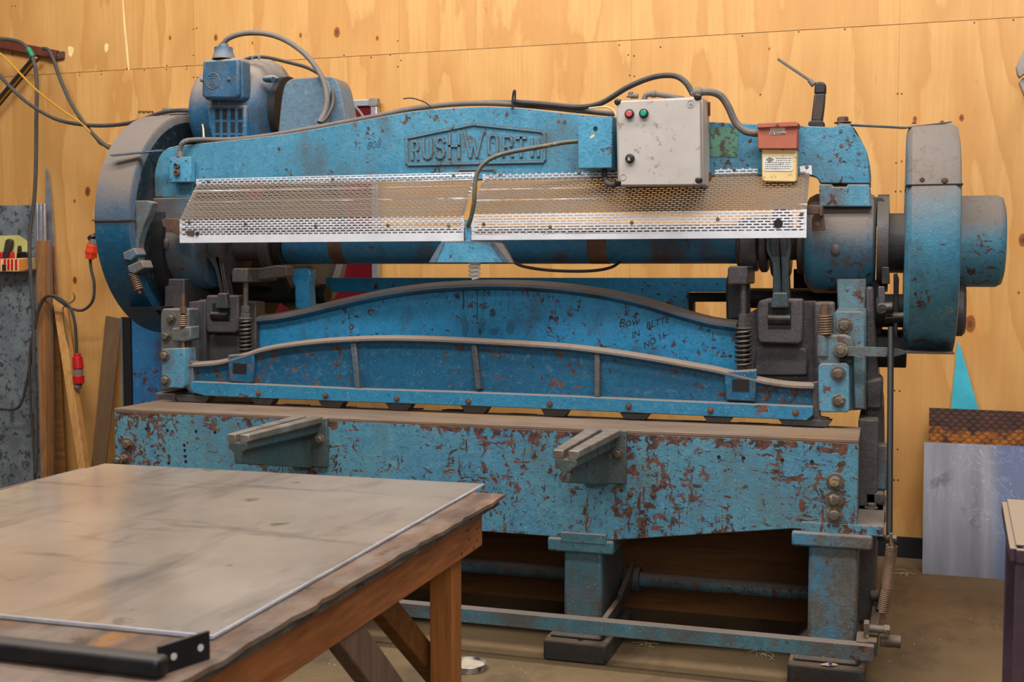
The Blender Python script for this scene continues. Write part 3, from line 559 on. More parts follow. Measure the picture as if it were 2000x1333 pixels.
# ---- knife beam
kc = sp2([(492, 618), (545, 613), (600, 602), (680, 583), (760, 566), (840, 555), (900, 551), (960, 549), (1040, 551), (1110, 557), (1190, 569), (1260, 585), (1330, 606), (1390, 622), (1440, 629)])
YK = 4.52
m = MB(); m.pp([(p[0], p[1] + 8) for p in kc] + [(1440, 790), (492, 745)], YK, YK + .05); kb = m.build('knife_beam', 'knife', mach)
m = MB(); kc2 = [at(p[0], p[1] + 8, YK) for p in kc]
R = []
for i, p in enumerate(kc2):
    pass
m.tube([p + Vector((0, .012, 0)) for p in kc2], .0225, 12, 0); o = len(m.v)
for v in m.v: v.y = YK + .012 + (v.y - YK - .012) * 1.9
m.build('knife_beam_lip', 'knifelip', kb) if 'knifelip' in M else None
M['knifelip'] = paint('dusty_lip_over_blue_paint', '#2a7fae', '#3a5f74', chips=.2, grime=.3, specks=.2, dustlow=-.3, dustcol=srgb('#6e6054'), dust=1.0)
m.build('knife_beam_lip', 'knifelip', kb)
# oil drips from the lamp on the web
M['oil'] = plain('dark_oil_stain', '#2f7191', .4)
M['oil2'] = plain('black_oil', '#2f4b58', .4)
rd = random.Random(3)
for px, y0, y1, w_, mt in [(905, 568, 603, 2.2, 'oil2'), (912, 568, 598, .8, 'oil'), (932, 568, 624, 1.2, 'oil2'), (944, 567, 616, .9, 'oil'), (968, 566, 594, .9, 'oil'), (993, 568, 612, 1.0, 'oil')]:
    L = [(px - w_ * rd.uniform(.4, 1.1), y0 + (y1 - y0) * k_ / 8) for k_ in range(9)]; R_ = [(px + w_ * rd.uniform(.4, 1.1), y0 + (y1 - y0) * k_ / 8) for k_ in range(8, -1, -1)]
    MB().pp(L + [(px, y1 + 3)] + R_, YK - .0008, YK + .001).build('oil_drip', mt, kb, smooth=0)
for px, py, rx, ry, mt in [(962, 611, 7, 10, 'oil2'), (940, 640, 8, 15, 'oil'), (908, 636, 9, 20, 'oil'), (997, 638, 9, 18, 'oil'), (965, 648, 11, 8, 'oil'), (937, 648, 4, 7, 'oil2')]:
    MB().pp([(px + rx * rd.uniform(.6, 1.1) * math.cos(t_ / 2.9), py + ry * rd.uniform(.6, 1.1) * math.sin(t_ / 2.9)) for t_ in range(18)], YK - (.0011 if mt == 'oil2' else .0007), YK + .001).build('oil_blot', mt, kb, smooth=0)
for s_, px, py, sz, rr in [('Bow', 1208, 640, .045, -.15), ('IN', 1234, 662, .034, -.35), ('BLTTE', 1262, 643, .034, -.3), ('NO 16', 1258, 682, .034, -.5), ('--', 1298, 660, .03, -.4)]:
    text(s_, sz, at(px, py, YK - .0006), 'ink', kb, name='chalked_writing', rot=(math.pi / 2, rr, 0), ext=.0002, shear=.35)
# knife ends / slides and clevises
for nm, slide, blk, hole, low in (('left', [(388, 585), (500, 590), (500, 760), (375, 760), (375, 640)], [(400, 590), (403, 577), (466, 577), (466, 645), (460, 651), (406, 651), (402, 645)], (415, 601, 449, 628), [(400, 655), (466, 655), (470, 720), (400, 720)]),
                            ('right', [(1440, 625), (1500, 590), (1594, 588), (1600, 600), (1600, 800), (1440, 790)], [(1478, 600), (1482, 588), (1500, 583), (1568, 584), (1568, 668), (1560, 673), (1482, 671), (1478, 660)], (1500, 600, 1545, 643), [(1478, 678), (1572, 680), (1578, 690), (1578, 735), (1470, 735)])):
    m = MB(); m.pp(slide, YK - .03, YK + .05); s1 = m.build('slide_end', 'cast', kb, bevel=.006)
    m = MB(); x0, y0, x1, y1 = hole; L = blk
    m.pp([p for p in L], YK - .10, YK - .03); cl = m.build('clevis_block', 'cast', mach, bevel=.008)
    m = MB(); m.pp([(x0, y0 - 8), (x1, y0 - 8), (x1, y1), (x0, y1)], YK - .102, YK - .098); m.build('clevis_recess', 'void', cl, smooth=0)
    A, B = at(x0 + 1, (y0 + y1) / 2 + 3, YK - .09), at(x1 - 1, (y0 + y1) / 2 + 3, YK - .09); B.z = A.z; MB().cyl(A, B, .022, 20).build('clevis_pin', 'steel', cl)
    MB().pp([(x0 + 10, y0 - 28), (x1 - 8, y0 - 28), (x1 - 4, y0 + 2), (x0 + 4, y0 + 2)], YK - .125, YK - .09).build('rod_end', 'pitm', cl, bevel=.005)
    m = MB(); m.pp(low, YK - .05, YK - .03); m.build('slide_pad', 'cast', cl, bevel=.008)

# ---- hold-down beam
YH = 4.335
hc = sp2([(367, 709), (430, 704), (478, 691), (520, 678), (580, 668), (650, 661), (740, 657), (830, 658), (920, 662), (1010, 667), (1100, 673), (1180, 682), (1260, 694), (1340, 708), (1400, 719), (1460, 733), (1500, 742), (1545, 748), (1590, 750)])
m = MB(); m.pp([(p[0], p[1] + 6) for p in hc] + [(1590, 822), (1300, 804), (900, 785), (367, 772)], YH, YH + .045); hb = m.build('hold_down_beam', 'hold', mach)
m = MB(); m.tube([at(p[0], p[1] + 6, YH) for p in hc], .0155, 12, 0)
for v in m.v: v.y = YH + .01 + (v.y - YH) * 2.2
M['holdlip'] = paint('dusty_lip_over_deep_blue', '#1b5f86', '#42535c', chips=.4, grime=.3, specks=.6, dustlow=-.35, dustcol=srgb('#7f6b5a'), dust=1.0)
m.build('hold_down_lip', 'holdlip', hb)
strip = [(372, 746), (500, 751), (700, 760), (900, 766), (1100, 774), (1300, 783), (1588, 795), (1588, 812), (1575, 822), (1300, 810), (1100, 801), (900, 793), (700, 786), (500, 778), (400, 774), (378, 768), (371, 758)]
m = MB(); m.pp(strip, YH - .045, YH + .0); so = m.build('clamp_strip', 'strip', hb, bevel=.004) if 'strip' in M else None
M['strip'] = paint('scratched_teal_blue_strip', '#2a6f90', '#2a7ba0', chips=.45, grime=.15, specks=1.0, dustlow=.3)
so = m.build('clamp_strip', 'strip', hb, bevel=.003)
for px, py in [(505, 768), (636, 773), (775, 779), (915, 785), (1074, 790), (1228, 794), (1388, 802), (1554, 806)]: bolt(px, py, YH - .045, .0085, so, 'rustbolt')
for px in (680, 916, 1158):
    y0 = 668 if px < 800 else (667 if px < 1000 else 682)
    m = MB(); a, b, c_, d = (px - 1, y0), (px + 11, y0), (px + 22 - (px > 1000) * 8, y0 + 97), (px + 8 - (px > 1000) * 2, y0 + 97)
    a = (px, y0); b = (px + 11, y0); c_ = (px + 23 - (px > 1000) * 10, y0 + 94); d = (px + 12 - (px > 1000) * 10, y0 + 94)
    A = [at(*q, YH - .03) for q in (a, b, c_, d)]; B = [Vector((v.x, YH + .01, v.z)) for v in A]; A[0].y = A[1].y = YH - .014; m.loft(A, B); m.build('rib', 'riblip', hb, bevel=.004) if 'riblip' in M else None
    M.setdefault('riblip', paint('rusty_rib_paint', '#54504d', '#3c5563', chips=.7, grime=.4, specks=.2)); 
    if len([o for o in hb.children if o.name.startswith('rib')]) < (680, 916, 1158).index(px) + 1: m.build('rib', 'riblip', hb, bevel=.004)
# pockets with square windows near both ends
for (x0, x1, y0, y1, wx0, wx1, wy0, wy1) in ((444, 496, 690, 747, 455, 481, 710, 729), (1414, 1478, 722, 783, 1430, 1463, 741, 764)):
    m = MB(); m.pp([(x0, y0 + 4), (x1, y0), (x1 - 2, y1 + 3), (x0 + 3, y1)], YH - .022, YH + .01); pk = m.build('spring_pocket', 'hold', hb, bevel=.006)
    m = MB(); m.pp([(wx0, wy0), (wx1, wy0 + 1), (wx1, wy1 + 1), (wx0, wy1)], YH - .024, YH - .02); m.build('pocket_window', 'void', pk, smooth=0)
MB().pp([(362, 708), (376, 706), (378, 772), (364, 760)], YH - .02, YH + .03).build('end_cheek', 'plates', hb, bevel=.003)
MB().pp([(1586, 748), (1600, 746), (1602, 815), (1620, 818), (1618, 830), (1588, 828)], YH - .01, YH + .03).build('end_cheek', 'cast', hb, bevel=.003)
for x0, x1, y in [(346, 406, 779), (495, 532, 784), (627, 668, 790), (758, 800, 795), (905, 950, 800), (1061, 1107, 805), (1216, 1264, 815), (1379, 1427, 822), (1525, 1620, 828)]:
    P0, P1 = at(x0, y, YH - .02), at(x1, y, YH - .02); z1 = max(P0.z, P1.z) + .012
    MB().prism([(P0.x - .01, z1), (P1.x + .01, z1), (P1.x - .008, zt + .002), (P0.x + .008, zt + .002)], YH - .025, YH + .03).build('clamp_foot', 'cast', hb, bevel=.002)
# hold-down springs and levers
for (sx, ty, ny, sy0, sy1, w_, bx0, bx1, by0, by1) in ((480, 552, 598, 622, 692, .024, 452, 483, 524, 552), (1452, 555, 614, 641, 714, .0265, 1421, 1460, 520, 556)):
    Ys = YH + .045; m = MB(); m.helix(at(sx, sy0, Ys), at(sx, sy1, Ys), w_, .0055, 9 if sx < 900 else 8, n=8, seg=20); sp = m.build('clamp_spring', 'steel', mach)
    m = MB(); m.cyl(at(sx, ty - 6, Ys), at(sx, sy1 + 8, Ys), .011, 14); m.cyl(at(sx, ny, Ys), at(sx, sy0 - 12, Ys), .019, 6); m.cyl(at(sx, sy0 - 11, Ys), at(sx, sy0 - 1, Ys), .021, 6); m.cyl(at(sx, sy0 - 1, Ys), at(sx, sy0 + 2, Ys), .029, 20); m.build('spring_rod', 'bolt' if sx < 0 else 'cast', sp, bevel=.001)
    m = MB(); m.pp([(bx0, by0 + 6), (bx0 + 3, by0), (bx1, by0), (bx1, by1), (bx0, by1)], Ys - .03, Ys + .22); m.build('clamp_lever', 'cast', mach, bevel=.006)
MB().pp([(483, 528), (540, 518), (560, 520), (562, 540), (500, 548), (483, 552)], 4.44, 4.5).build('clamp_lever', 'cast', mach, bevel=.006)
m = MB(); m.pp([(565, 530), (570, 522), (598, 520), (606, 526), (608, 540), (604, 552), (607, 606), (575, 606), (574, 560), (566, 545)], 4.60, 4.66); m.build('hook_bracket', 'knife', mach, bevel=.01)
m = MB(); m.pp([(1417, 550), (1424, 525), (1455, 522), (1463, 556), (1464, 626), (1418, 626)], 4.62, 4.68); m.build('hook_bracket', 'pitm', mach, bevel=.01)
MB().cyl((-2.75, 4.75, 1.275), (at(640, 570, 4.75).x, 4.75, 1.275), .04, 20).build('clamp_shaft', 'void', mach); MB().cyl((at(1440, 570, 4.75).x, 4.75, 1.275), (-.15, 4.75, 1.275), .04, 20).build('clamp_shaft', 'void', mach)
# big pulley and dark motor gear behind
MB().lathe((-2.62, 4.95, 1.55), (1, 0, 0), [(0, .35), (.01, .36), (.09, .36), (.10, .35), (.10, .31), (.07, .30), (.07, .08), (.12, .08)], 52).build('belt_pulley', 'pulley', mach)
MB().lathe((-2.95, 4.9, 1.42), (1, 0, 0), [(0, .29), (.01, .30), (.14, .30), (.15, .29)], 44).build('gear_case', 'void', mach)
# rear gauge rail
m = MB(); m.pp([(636, 543), (1342, 543), (1440, 543), (1440, 571), (1342, 571), (1342, 610), (935, 610), (935, 571), (636, 571)], 4.98, 5.03); rg = m.build('rear_gauge_beam', 'knife', mach, bevel=.002)
MB().pp([(1342, 572), (1640, 572), (1640, 590), (1354, 590), (1354, 630), (1342, 630)], 5.04, 5.10).build('gauge_frame', 'void', rg)
MB().pp([(1550, 526), (1640, 520), (1640, 596), (1550, 590)], 4.9, 5.0).build('gear_shadow_box', 'void', rg)  # black block standing in for shade by the gear
MB().pp([(480, 556), (700, 556), (700, 571), (480, 571)], 5.04, 5.08).build('gauge_frame', 'void', rg)
# chute under the bed
m = MB(); m.loft([(-2.8, 4.45, .60), (-.14, 4.45, .60), (-.14, 4.45, .592), (-2.8, 4.45, .592)], [(-2.8, 5.0, .44), (-.14, 5.0, .44), (-.14, 5.0, .432), (-2.8, 5.0, .432)]); m.build('offcut_chute', 'rustchute', mach) if 'rustchute' in M else None
M['rustchute'] = metal('rusty_brown_sheet', '#5c4030', '#4a3325', .7, .1, dust=.3)
m.build('offcut_chute', 'rustchute', mach)

# ---- left side drum guard, brake band
DX0, DX1, DY, DZ, DR = -3.21, -3.03, 4.755, 1.59, .495
m = MB(); m.lathe((DX0, DY, DZ), (1, 0, 0), [(0, DR - .01), (.006, DR), (DX1 - DX0 - .006, DR), (DX1 - DX0, DR - .01), (DX1 - DX0 + .0, DR - .10), (DX1 - DX0 + .0, .12)], 72); dg = m.build('gear_guard', 'drum', mach, smooth=40)
m = MB(); m.lathe((DX0 - .004, DY, DZ), (1, 0, 0), [(0, DR + .002), (.0, DR + .003), (.01, DR + .003)], 72)
MB().lathe((DX1 + .001, DY, DZ), (1, 0, 0), [(0, DR - .035), (.002, DR - .035), (.0022, .1)], 60).build('guard_inner_face', 'innerdark', dg)  # near-black disc laid over the guard's side face
yj = at(185, 431, 4.27).z; m = MB(); m.box((DX0 - .003, DY - DR - .006, yj - .003), (DX1 + .004, DY, yj + .003)); m.build('guard_joint', 'rustbolt', dg)
m = MB(); m.bar(at(218, 304, 4.30), at(318, 294, 4.34), .03, .006); m.build('guard_clip', 'greyblue', dg)
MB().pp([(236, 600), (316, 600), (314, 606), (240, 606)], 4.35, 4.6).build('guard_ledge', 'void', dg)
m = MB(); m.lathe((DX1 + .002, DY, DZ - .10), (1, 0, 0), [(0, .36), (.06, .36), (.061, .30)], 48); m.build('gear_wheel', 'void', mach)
m = MB(); m.pp(sp2([(262, 398), (258, 420), (250, 452), (245, 485), (246, 508)]) + [(262, 520), (272, 512)] + sp2([(272, 512), (270, 480), (278, 448), (290, 420), (297, 400)]) + [(298, 396), (288, 392), (262, 392)], 4.30, 4.345); bk = m.build('brake_shoe', 'plates', mach, bevel=.006)
m = MB(); m.pp([(239, 494), (262, 484), (268, 498), (256, 510), (241, 508)], 4.27, 4.34); m.pp([(248, 520), (276, 508), (282, 524), (262, 536), (250, 532)], 4.27, 4.34); m.build('brake_lug', 'housing', bk, bevel=.005)
m = MB(); m.helix(at(261, 534, 4.29), at(271, 566, 4.29), .017, .0032, 8); m.build('brake_spring', 'springm', bk)
MB().cyl(at(257, 520, 4.29), at(273, 574, 4.29), .008, 12).build('brake_stud', 'rustbolt', bk)
MB().sph(at(293, 403, 4.33), .014, 1.3, 1, 1).build('brake_pin', 'greyblue', bk)
# left column front plates
m = MB(); m.pp([(313, 603), (368, 603), (368, 760), (316, 764), (313, 758)], 4.36, 4.62); lc = m.build('column', 'plates', mach, bevel=.008)
m = MB(); m.pp([(332, 652), (336, 641), (372, 638), (372, 664), (360, 668), (336, 668)], 4.30, 4.37); gl = m.build('adjuster_bracket', 'plates', mach, bevel=.006)
MB().cyl(at(360, 640, 4.32), at(360, 667, 4.32), .019, 20).build('bracket_boss', 'plates', gl)
text('197', .028, at(352, 655, 4.297), 'lettering', gl, name='cast_number', ext=.0006)
m = MB(); m.helix(at(358, 614, 4.31), at(358, 637, 4.31), .0165, .0028, 6); m.build('adjuster_spring', 'springm', gl)
m = MB(); m.cyl(at(358, 574, 4.31), at(358, 690, 4.31), .0075, 12); m.cyl(at(358, 600, 4.31), at(358, 612, 4.31), .015, 6); m.build('adjuster_stud', 'rustbolt', gl)
m = MB(); m.pp([(316, 682), (358, 680), (360, 684), (360, 754), (356, 759), (320, 758), (315, 750)], 4.28, 4.37); gk2 = m.build('guide_block', 'platesblue', mach, bevel=.004)
for px, py, Y, r, p in [(335, 622, 4.36, .016, lc), (325, 657, 4.36, .016, lc), (322, 695, 4.28, .0165, gk2), (324, 743, 4.28, .0165, gk2)]: bolt(px, py, Y, r, p, 'bolt')
m = MB(); m.pp([(368, 590), (402, 586), (402, 720), (368, 720)], 4.44, 4.6); m.build('column_core', 'cast', mach, bevel=.006)

# ---- right drum guard, hub, shaft end, clutch
RY = 4.60
m = MB(); m.lathe((.045, RY, 1.495), (1, 0, 0), [(0, .38), (.004, .40), (.018, .415), (.155, .415), (.172, .405), (.176, .38)], 72); rg_ = m.build('gear_guard', 'drumr', mach, smooth=40)
m = MB(); zj = at(1800, 361, 4.22).z; a_ = math.asin((zj - 1.495) / .415)
for i in range(14):
    pass
m.box((.043, RY - .415 * math.cos(a_) - .003, zj - .002), (.223, RY, zj + .002)); m.build('guard_joint', 'void', rg_)
def on_drum(px, py):
    Y = 4.2
    for _ in range(6): z = at(px, py, Y).z; Y = RY - math.sqrt(max(.415 ** 2 - (z - 1.495) ** 2, .0001))
    return at(px, py, Y)
for px, py, r in [(1845, 354, .008), (1801, 352, .006)]: bolt(0, 0, 0, r, rg_, 'rustbolt', P=on_drum(px, py))
m = MB(); m.lathe((.20, SY, SZ + .005), (1, 0, 0), [(0, .165), (.16, .165), (.178, .155), (.185, .13)], 48); m.build('flywheel_hub_cover', 'drumr', mach, smooth=50)
MB().lathe((.22, 4.62, 1.245), (1, 0, 0), [(0, .10), (.03, .10), (.04, .09)], 32).build('lower_hub', 'cast', mach)
MB().lathe((-.05, SY, SZ), (1, 0, 0), [(0, .18), (.04, .18), (.042, .11), (.10, .11)], 40).build('clutch_flange', 'cast', mach)
MB().cyl((-.02, SY, SZ + .005), (.06, SY, SZ + .005), .105, 32).build('shaft_end', 'shafttube', mach)
m = MB(); m.pp([(1705, 385), (1722, 384), (1728, 392), (1727, 440), (1705, 440)], SY - .1, SY + .05); m.build('clutch_bracket', 'cast', mach, bevel=.004)
m = MB(); m.pp([(1700, 540), (1722, 560), (1725, 600), (1722, 655), (1700, 655)], 4.5, 4.7); m.cyl((-.05, 4.55, 1.10), (.06, 4.55, 1.10), .07, 24); m.cyl((-.05, 4.5, 1.24), (.06, 4.5, 1.24), .06, 24); mc = m.build('clutch_case', 'void', mach, bevel=.004)
m = MB(); m.pp([(1722, 522), (1737, 522), (1738, 555), (1722, 555)], 4.40, 4.44); m.build('trip_block', 'steel', mc, bevel=.002)
m = MB(); m.pp([(1745, 535), (1752, 533), (1756, 545), (1753, 660), (1748, 663), (1745, 640)], 4.38, 4.40); m.cyl(at(1716, 604, 4.34), at(1744, 602, 4.34), .0205, 18); m.cyl(at(1722, 604, 4.34), at(1722, 604, 4.32), .018, 16); m.cyl(at(1728, 622, 4.38), at(1770, 620, 4.38), .018, 16); m.build('trip_lever', 'steel', mc, bevel=.002)
m = MB(); m.pp([(1715, 560), (1728, 560), (1730, 600), (1716, 600)], 4.36, 4.40); m.build('trip_link', 'cast', mc, bevel=.003)
m = MB(); m.bar(at(1636, 243, 4.47), at(1770, 250, 4.50), .04, .005); m.bar(at(1768, 250, 4.50), Vector((.19, 4.58, 1.916)), .04, .005); m.build('guard_strap', 'greyblue', mach, bevel=.001)
for x in (.07, .165): bolt(0, 0, 0, .006, rg_, 'rustbolt', rot=(-math.pi / 2, 0, 0), P=Vector((x, 4.57, 1.915)))

# ---- perforated guards
YT, YL = 4.415, 4.285
def guard(x0, x1, zt0, zb, zl, skip=(), curl=None, x1b=None):
    # section: top flange, slope, lower flange, in (s along section) ; u axis x
    sec = [(YT, zt0), (YT, zt0 - .026), (YL, zb), (YL, zl)]
    L = [0]
    for i in range(3): L.append(L[-1] + math.hypot(sec[i + 1][0] - sec[i][0], sec[i + 1][1] - sec[i][1]))
    def pos(x, s_):
        for i in range(3):
            if s_ <= L[i + 1] + 1e-9:
                t = (s_ - L[i]) / (L[i + 1] - L[i]); return Vector((x, sec[i][0] + (sec[i + 1][0] - sec[i][0]) * t, sec[i][1] + (sec[i + 1][1] - sec[i][1]) * t)), i
        return Vector((x, sec[3][0], sec[3][1])), 2
    def quad(mb, xa, xb, sa, sb):
        cuts = [sa] + [c_ for c_ in L[1:3] if sa + 1e-6 < c_ < sb - 1e-6] + [sb]
        for p, q in zip(cuts, cuts[1:]):
            A, i = pos(xa, p + 1e-7); B, _ = pos(xa, q); C_, _ = pos(xb, q); D, _ = pos(xb, p + 1e-7)
            blk = any(xa < k_[1] and xb > k_[0] and sa < k_[3] and sb > k_[2] for k_ in skip)
            if blk: continue
            mb.add([A, B, C_, D], [(0, 1, 2, 3)])
    m = MB(); pitch, rh, hh, sl = .0100, .0100, .0042, .020; px = .0262; s_ = .004; row = 0; end = L[3] - .019
    quad(m, x0, x1, 0, s_)
    while s_ + rh < end:
        off = (row % 2) * px / 2; x = x0 + .012
        quad(m, x0, x0 + .012, s_, s_ + hh)
        while x < x1 - .012:
            xa, xb = max(x + off + sl, x0 + .012), x + off + px
            if row % 2 and x == x0 + .012: quad(m, x, x + off, s_, s_ + hh)
            quad(m, xa, min(xb, x1), s_, s_ + hh) if xa < x1 else None
            x += px
        quad(m, x1 - .012, x1, s_, s_ + hh)
        # the solid land between rows, cut where bites are taken out
        xc = [x0, x1] + [v for k_ in skip for v in (k_[0], k_[1]) if x0 < v < x1]; xc.sort()
        for p, q in zip(xc, xc[1:]): quad(m, p, q, s_ + hh, s_ + rh)
        s_ += rh; row += 1
    xc = [x0, x1] + [v for k_ in skip for v in (k_[0], k_[1]) if x0 < v < x1]; xc.sort()
    for p, q in zip(xc, xc[1:]): quad(m, p, q, s_, L[3])
    return m
xa, xb = at(385, 352, YT).x, at(906, 470, YL).x
M['galv'].use_backface_culling = False
g1 = guard(xa - .004, xb, at(385, 350, YT).z, 1.592, at(600, 473, YL).z).build('perforated_guard', 'galv', mach, smooth=0)
xc_, xd = at(921, 470, YL).x, at(1575, 460, YL).x
g2 = guard(xc_, xd, at(1250, 331, YT).z, 1.598, at(1250, 467, YL).z, skip=[(at(1383, 340, YT).x, at(1396, 340, YT).x, 0, .04), (at(1480, 340, YT).x, at(1562, 340, YT).x, 0, .04)]).build('perforated_guard', 'galv', mach, smooth=0)
for g in (g1, g2):
    mo = g.modifiers.new('thick', 'SOLIDIFY'); mo.thickness = .0016; mo.offset = 1
for px, py, Y, g in [(407, 354, YT, g1), (650, 350, YT, g1), (886, 342, YT, g1), (977, 341, YT, g2), (1131, 338, YT, g2), (1434, 331, YT, g2), (1576, 327, YT, g2), (370, 434, YL, g1), (480, 437, YL, g1), (617, 441, YL, g1), (758, 440, YL, g1), (877, 441, YL, g1), (945, 438, YL, g2), (1075, 443, YL, g2), (1234, 435, YL, g2), (1402, 428, YL, g2), (1566, 418, YL, g2)]:
    P = at(px, py, Y); MB().lathe((P.x, P.y, P.z), (0, -1, 0), [(-.002, .007), (.003, .007), (.005, .0045)], 12).build('screw', 'bolt', g)
MB().cyl(at(1520, 437, YL - .002), at(1520, 437, YL - .004), .016, 20).build('plug_hole', 'void', g2)
MB().cyl(at(385, 457, YL - .002), at(385, 457, YL - .006), .008, 14).build('plug_hole', 'void', g1)
m = MB(); m.pp([(362, 452), (380, 450), (378, 462), (366, 460)], YL - .004, YL - .001); m.build('grease_smear', 'rustbolt', g1)
MB().pp([(1562, 325), (1585, 323), (1586, 341), (1575, 341), (1574, 336), (1563, 336)], YT - .003, YT - .001).build('end_tab', 'galv', g2, smooth=0)
# guard brackets
m = MB(); m.box((at(1577, 410, 4.34).x, 4.32, at(1577, 416, 4.34).z - .006), (at(1602, 410, 4.34).x, 4.345, at(1577, 402, 4.34).z)); m.pp([(1601, 402), (1606, 402), (1606, 422), (1601, 422)], 4.30, 4.42); m.pp([(1585, 428), (1592, 414), (1608, 412), (1612, 450), (1586, 452)], 4.36, 4.375); gbk = m.build('guard_bracket', 'rustbolt', mach, bevel=.002); bolt(1596, 438, 4.36, .007, gbk, 'bolt')
m = MB(); m.loft([at(315, 430, 4.33), at(322, 426, 4.33), at(350, 428, 4.33), at(350, 462, 4.33), at(318, 442, 4.33)], [v + Vector((0, .06, 0)) for v in [at(315, 430, 4.33), at(322, 426, 4.33), at(350, 428, 4.33), at(350, 462, 4.33), at(318, 442, 4.33)]]); m.build('guard_bracket', 'rustbolt', mach, bevel=.002)

# ---- boxes on the beam
m = MB(); m.pp([(1205, 201), (1209, 197), (1362, 191), (1367, 195), (1369, 358), (1365, 362), (1212, 363), (1208, 358)], 4.20, 4.245); cb = m.build('control_box', 'greybox', mach, bevel=.006, seg=3)
m = MB(); m.pp([(1203, 197), (1372, 188), (1374, 362), (1206, 363)], 4.248, 4.41); m.build('box_body', 'greybox', cb, bevel=.006)
for px, py in [(1206, 199), (1362, 190), (1364, 352), (1207, 357)]: MB().lathe(at(px, py, 4.20) + Vector((0, .02, 0)), (0, -1, 0), [(0, .013), (.02, .012), (.026, .006)], 14).build('corner_screw', 'steel', cb)
for px, py, mt in [(1230, 223, 'red'), (1258, 222, 'green'), (1231, 310, 'black')]:
    P = at(px, py, 4.20); MB().lathe(P, (0, -1, 0), [(-.002, .0165), (.010, .0165), (.013, .0135)], 24).build('button_collar', 'black', cb); MB().lathe(P, (0, -1, 0), [(0, .011), (.014, .011), (.0155, .009)], 20).build('push_button', mt, cb)
text('R', .018, at(1227.5, 315, 4.20) + Vector((0, -.0165, 0)), 'whitelab', cb, name='button_letter')
def ring(px, py, Y, r, t, mat, parent, name):
    P = at(px, py, Y); m = MB(); m.tube([P + Vector((math.cos(a) * r, 0, math.sin(a) * r)) for a in [i * math.pi / 14 for i in range(29)]], t, 6, 0); return m.build(name, mat, parent)
ring(1349, 203, 4.1995, .0125, .0012, 'greybox', cb, 'moulded_mark'); ring(1217, 346, 4.1995, .0105, .0012, 'greybox', cb, 'moulded_mark')
m = MB(); P = at(1349, 203, 4.1985); m.bar(P + Vector((-.006, 0, 0)), P + Vector((.006, 0, 0)), .002, .003); m.bar(P + Vector((0, 0, -.006)), P + Vector((0, 0, .006)), .002, .003, (1, 0, 0)); m.build('moulded_mark', 'greybox', cb)
m = MB(); m.pp([(1376, 200), (1386, 199), (1386, 225), (1376, 226)], 4.38, 4.40); m.pp([(1376, 340), (1388, 336), (1389, 350), (1376, 354)], 4.38, 4.40); m.build('mounting_tab', 'rustbar', cb)
m = MB(); m.lathe(at(1232, 190, 4.33), (0, 0, 1), [(0, .016), (.004, .016), (.006, .01), (.018, .009)], 12); m.cyl(at(1232, 188, 4.33), at(1246, 188, 4.33), .009, 12); m.tube(P3([(1258, 196), (1262, 186), (1275, 184), (1300, 187), (1335, 194)], 4.36), .010, 10); m.cyl(at(1272, 184, 4.36), at(1281, 184, 4.36), .013, 12); m.build('cable_gland', 'greycable', cb)
# blue junction box
m = MB(); m.pp([(1129, 230), (1196, 227), (1195, 328), (1129, 329)], 4.28, 4.41); jb = m.build('junction_box', 'boxblue', mach, bevel=.002)
m = MB(); m.pp([(1128, 229), (1197, 226), (1197, 232), (1128, 235)], 4.275, 4.41); m.build('box_lid_edge', 'rustbolt', jb) if 0 else None
P = at(1163, 251, 4.28); MB().cyl(P + Vector((0, .001, 0)), P + Vector((0, -.0012, 0)), .0085, 14).build('knockout_hole', 'void', jb)
m = MB(); m.pp([(1152, 268), (1156, 264), (1162, 262), (1160, 268), (1154, 271)], 4.279, 4.281); m.build('paint_fleck', 'cream', jb, smooth=0)
MB().tube(P3([(1180, 326, 4.33), (1181, 345, 4.32), (1186, 358, 4.30), (1198, 362, 4.27), (1208, 357, 4.25)], 4.3), .0105, 10).build('short_hose', 'darkcable', jb)
# push-button station at left
m = MB(); m.pp([(330, 308), (372, 306), (373, 356), (330, 357)], 4.385, 4.42); pb = m.build('start_station', 'boxblue', mach, bevel=.004)
for px, py, mt in [(347, 324, 'bolt'), (347, 338, 'rustbolt')]: MB().lathe(at(px, py, 4.385), (0, -1, 0), [(0, .013), (.012, .013), (.014, .008), (.008, .007)], 18).build('push_button', mt, pb)
for px, py in [(334, 315), (363, 314), (334, 350), (363, 349)]: MB().lathe(at(px, py, 4.385), (0, -1, 0), [(0, .004), (.003, .003)], 10).build('screw', 'rustbolt', pb)
# isolator
m = MB(); m.pp([(1488, 290), (1556, 291), (1556, 353), (1552, 356), (1492, 355), (1488, 350)], 4.35, 4.42); iso = m.build('isolator_switch', 'cream', mach, bevel=.004)
m = MB(); m.pp([(1480, 240), (1557, 237), (1557, 291), (1480, 291)], 4.335, 4.42); lid = m.build('switch_lid', 'brownlid', iso, bevel=.003)
m = MB(); m.pp([(1479, 241), (1555, 237), (1560, 240), (1558, 247), (1479, 250)], 4.325, 4.42); m.build('lid_lip', 'brownlid', iso, bevel=.002)
MB().lathe(at(1518, 245, 4.325), (0, -1, 0), [(0, .006), (.004, .005)], 10).build('screw', 'rustbolt', iso)
m = MB(); m.pp([(1504, 249), (1533, 248), (1533, 255), (1504, 256)], 4.3335, 4.335); m.build('paper_label', 'pinklab', iso, smooth=0) if 'pinklab' in M else None
M['pinklab'] = plain('faded_label', '#cfa99a', .6); m.build('paper_label', 'pinklab', iso, smooth=0)
m = MB(); m.pp([(1503, 258), (1534, 257), (1534, 262), (1503, 263)], 4.3335, 4.335); m.build('paper_label', 'whitelab', iso, smooth=0)
m = MB(); 
for px in (1505.5, 1509.5): P = at(px, 260.3, 4.333); m.cyl(P, P + Vector((0, .0006, 0)), .0032, 10)
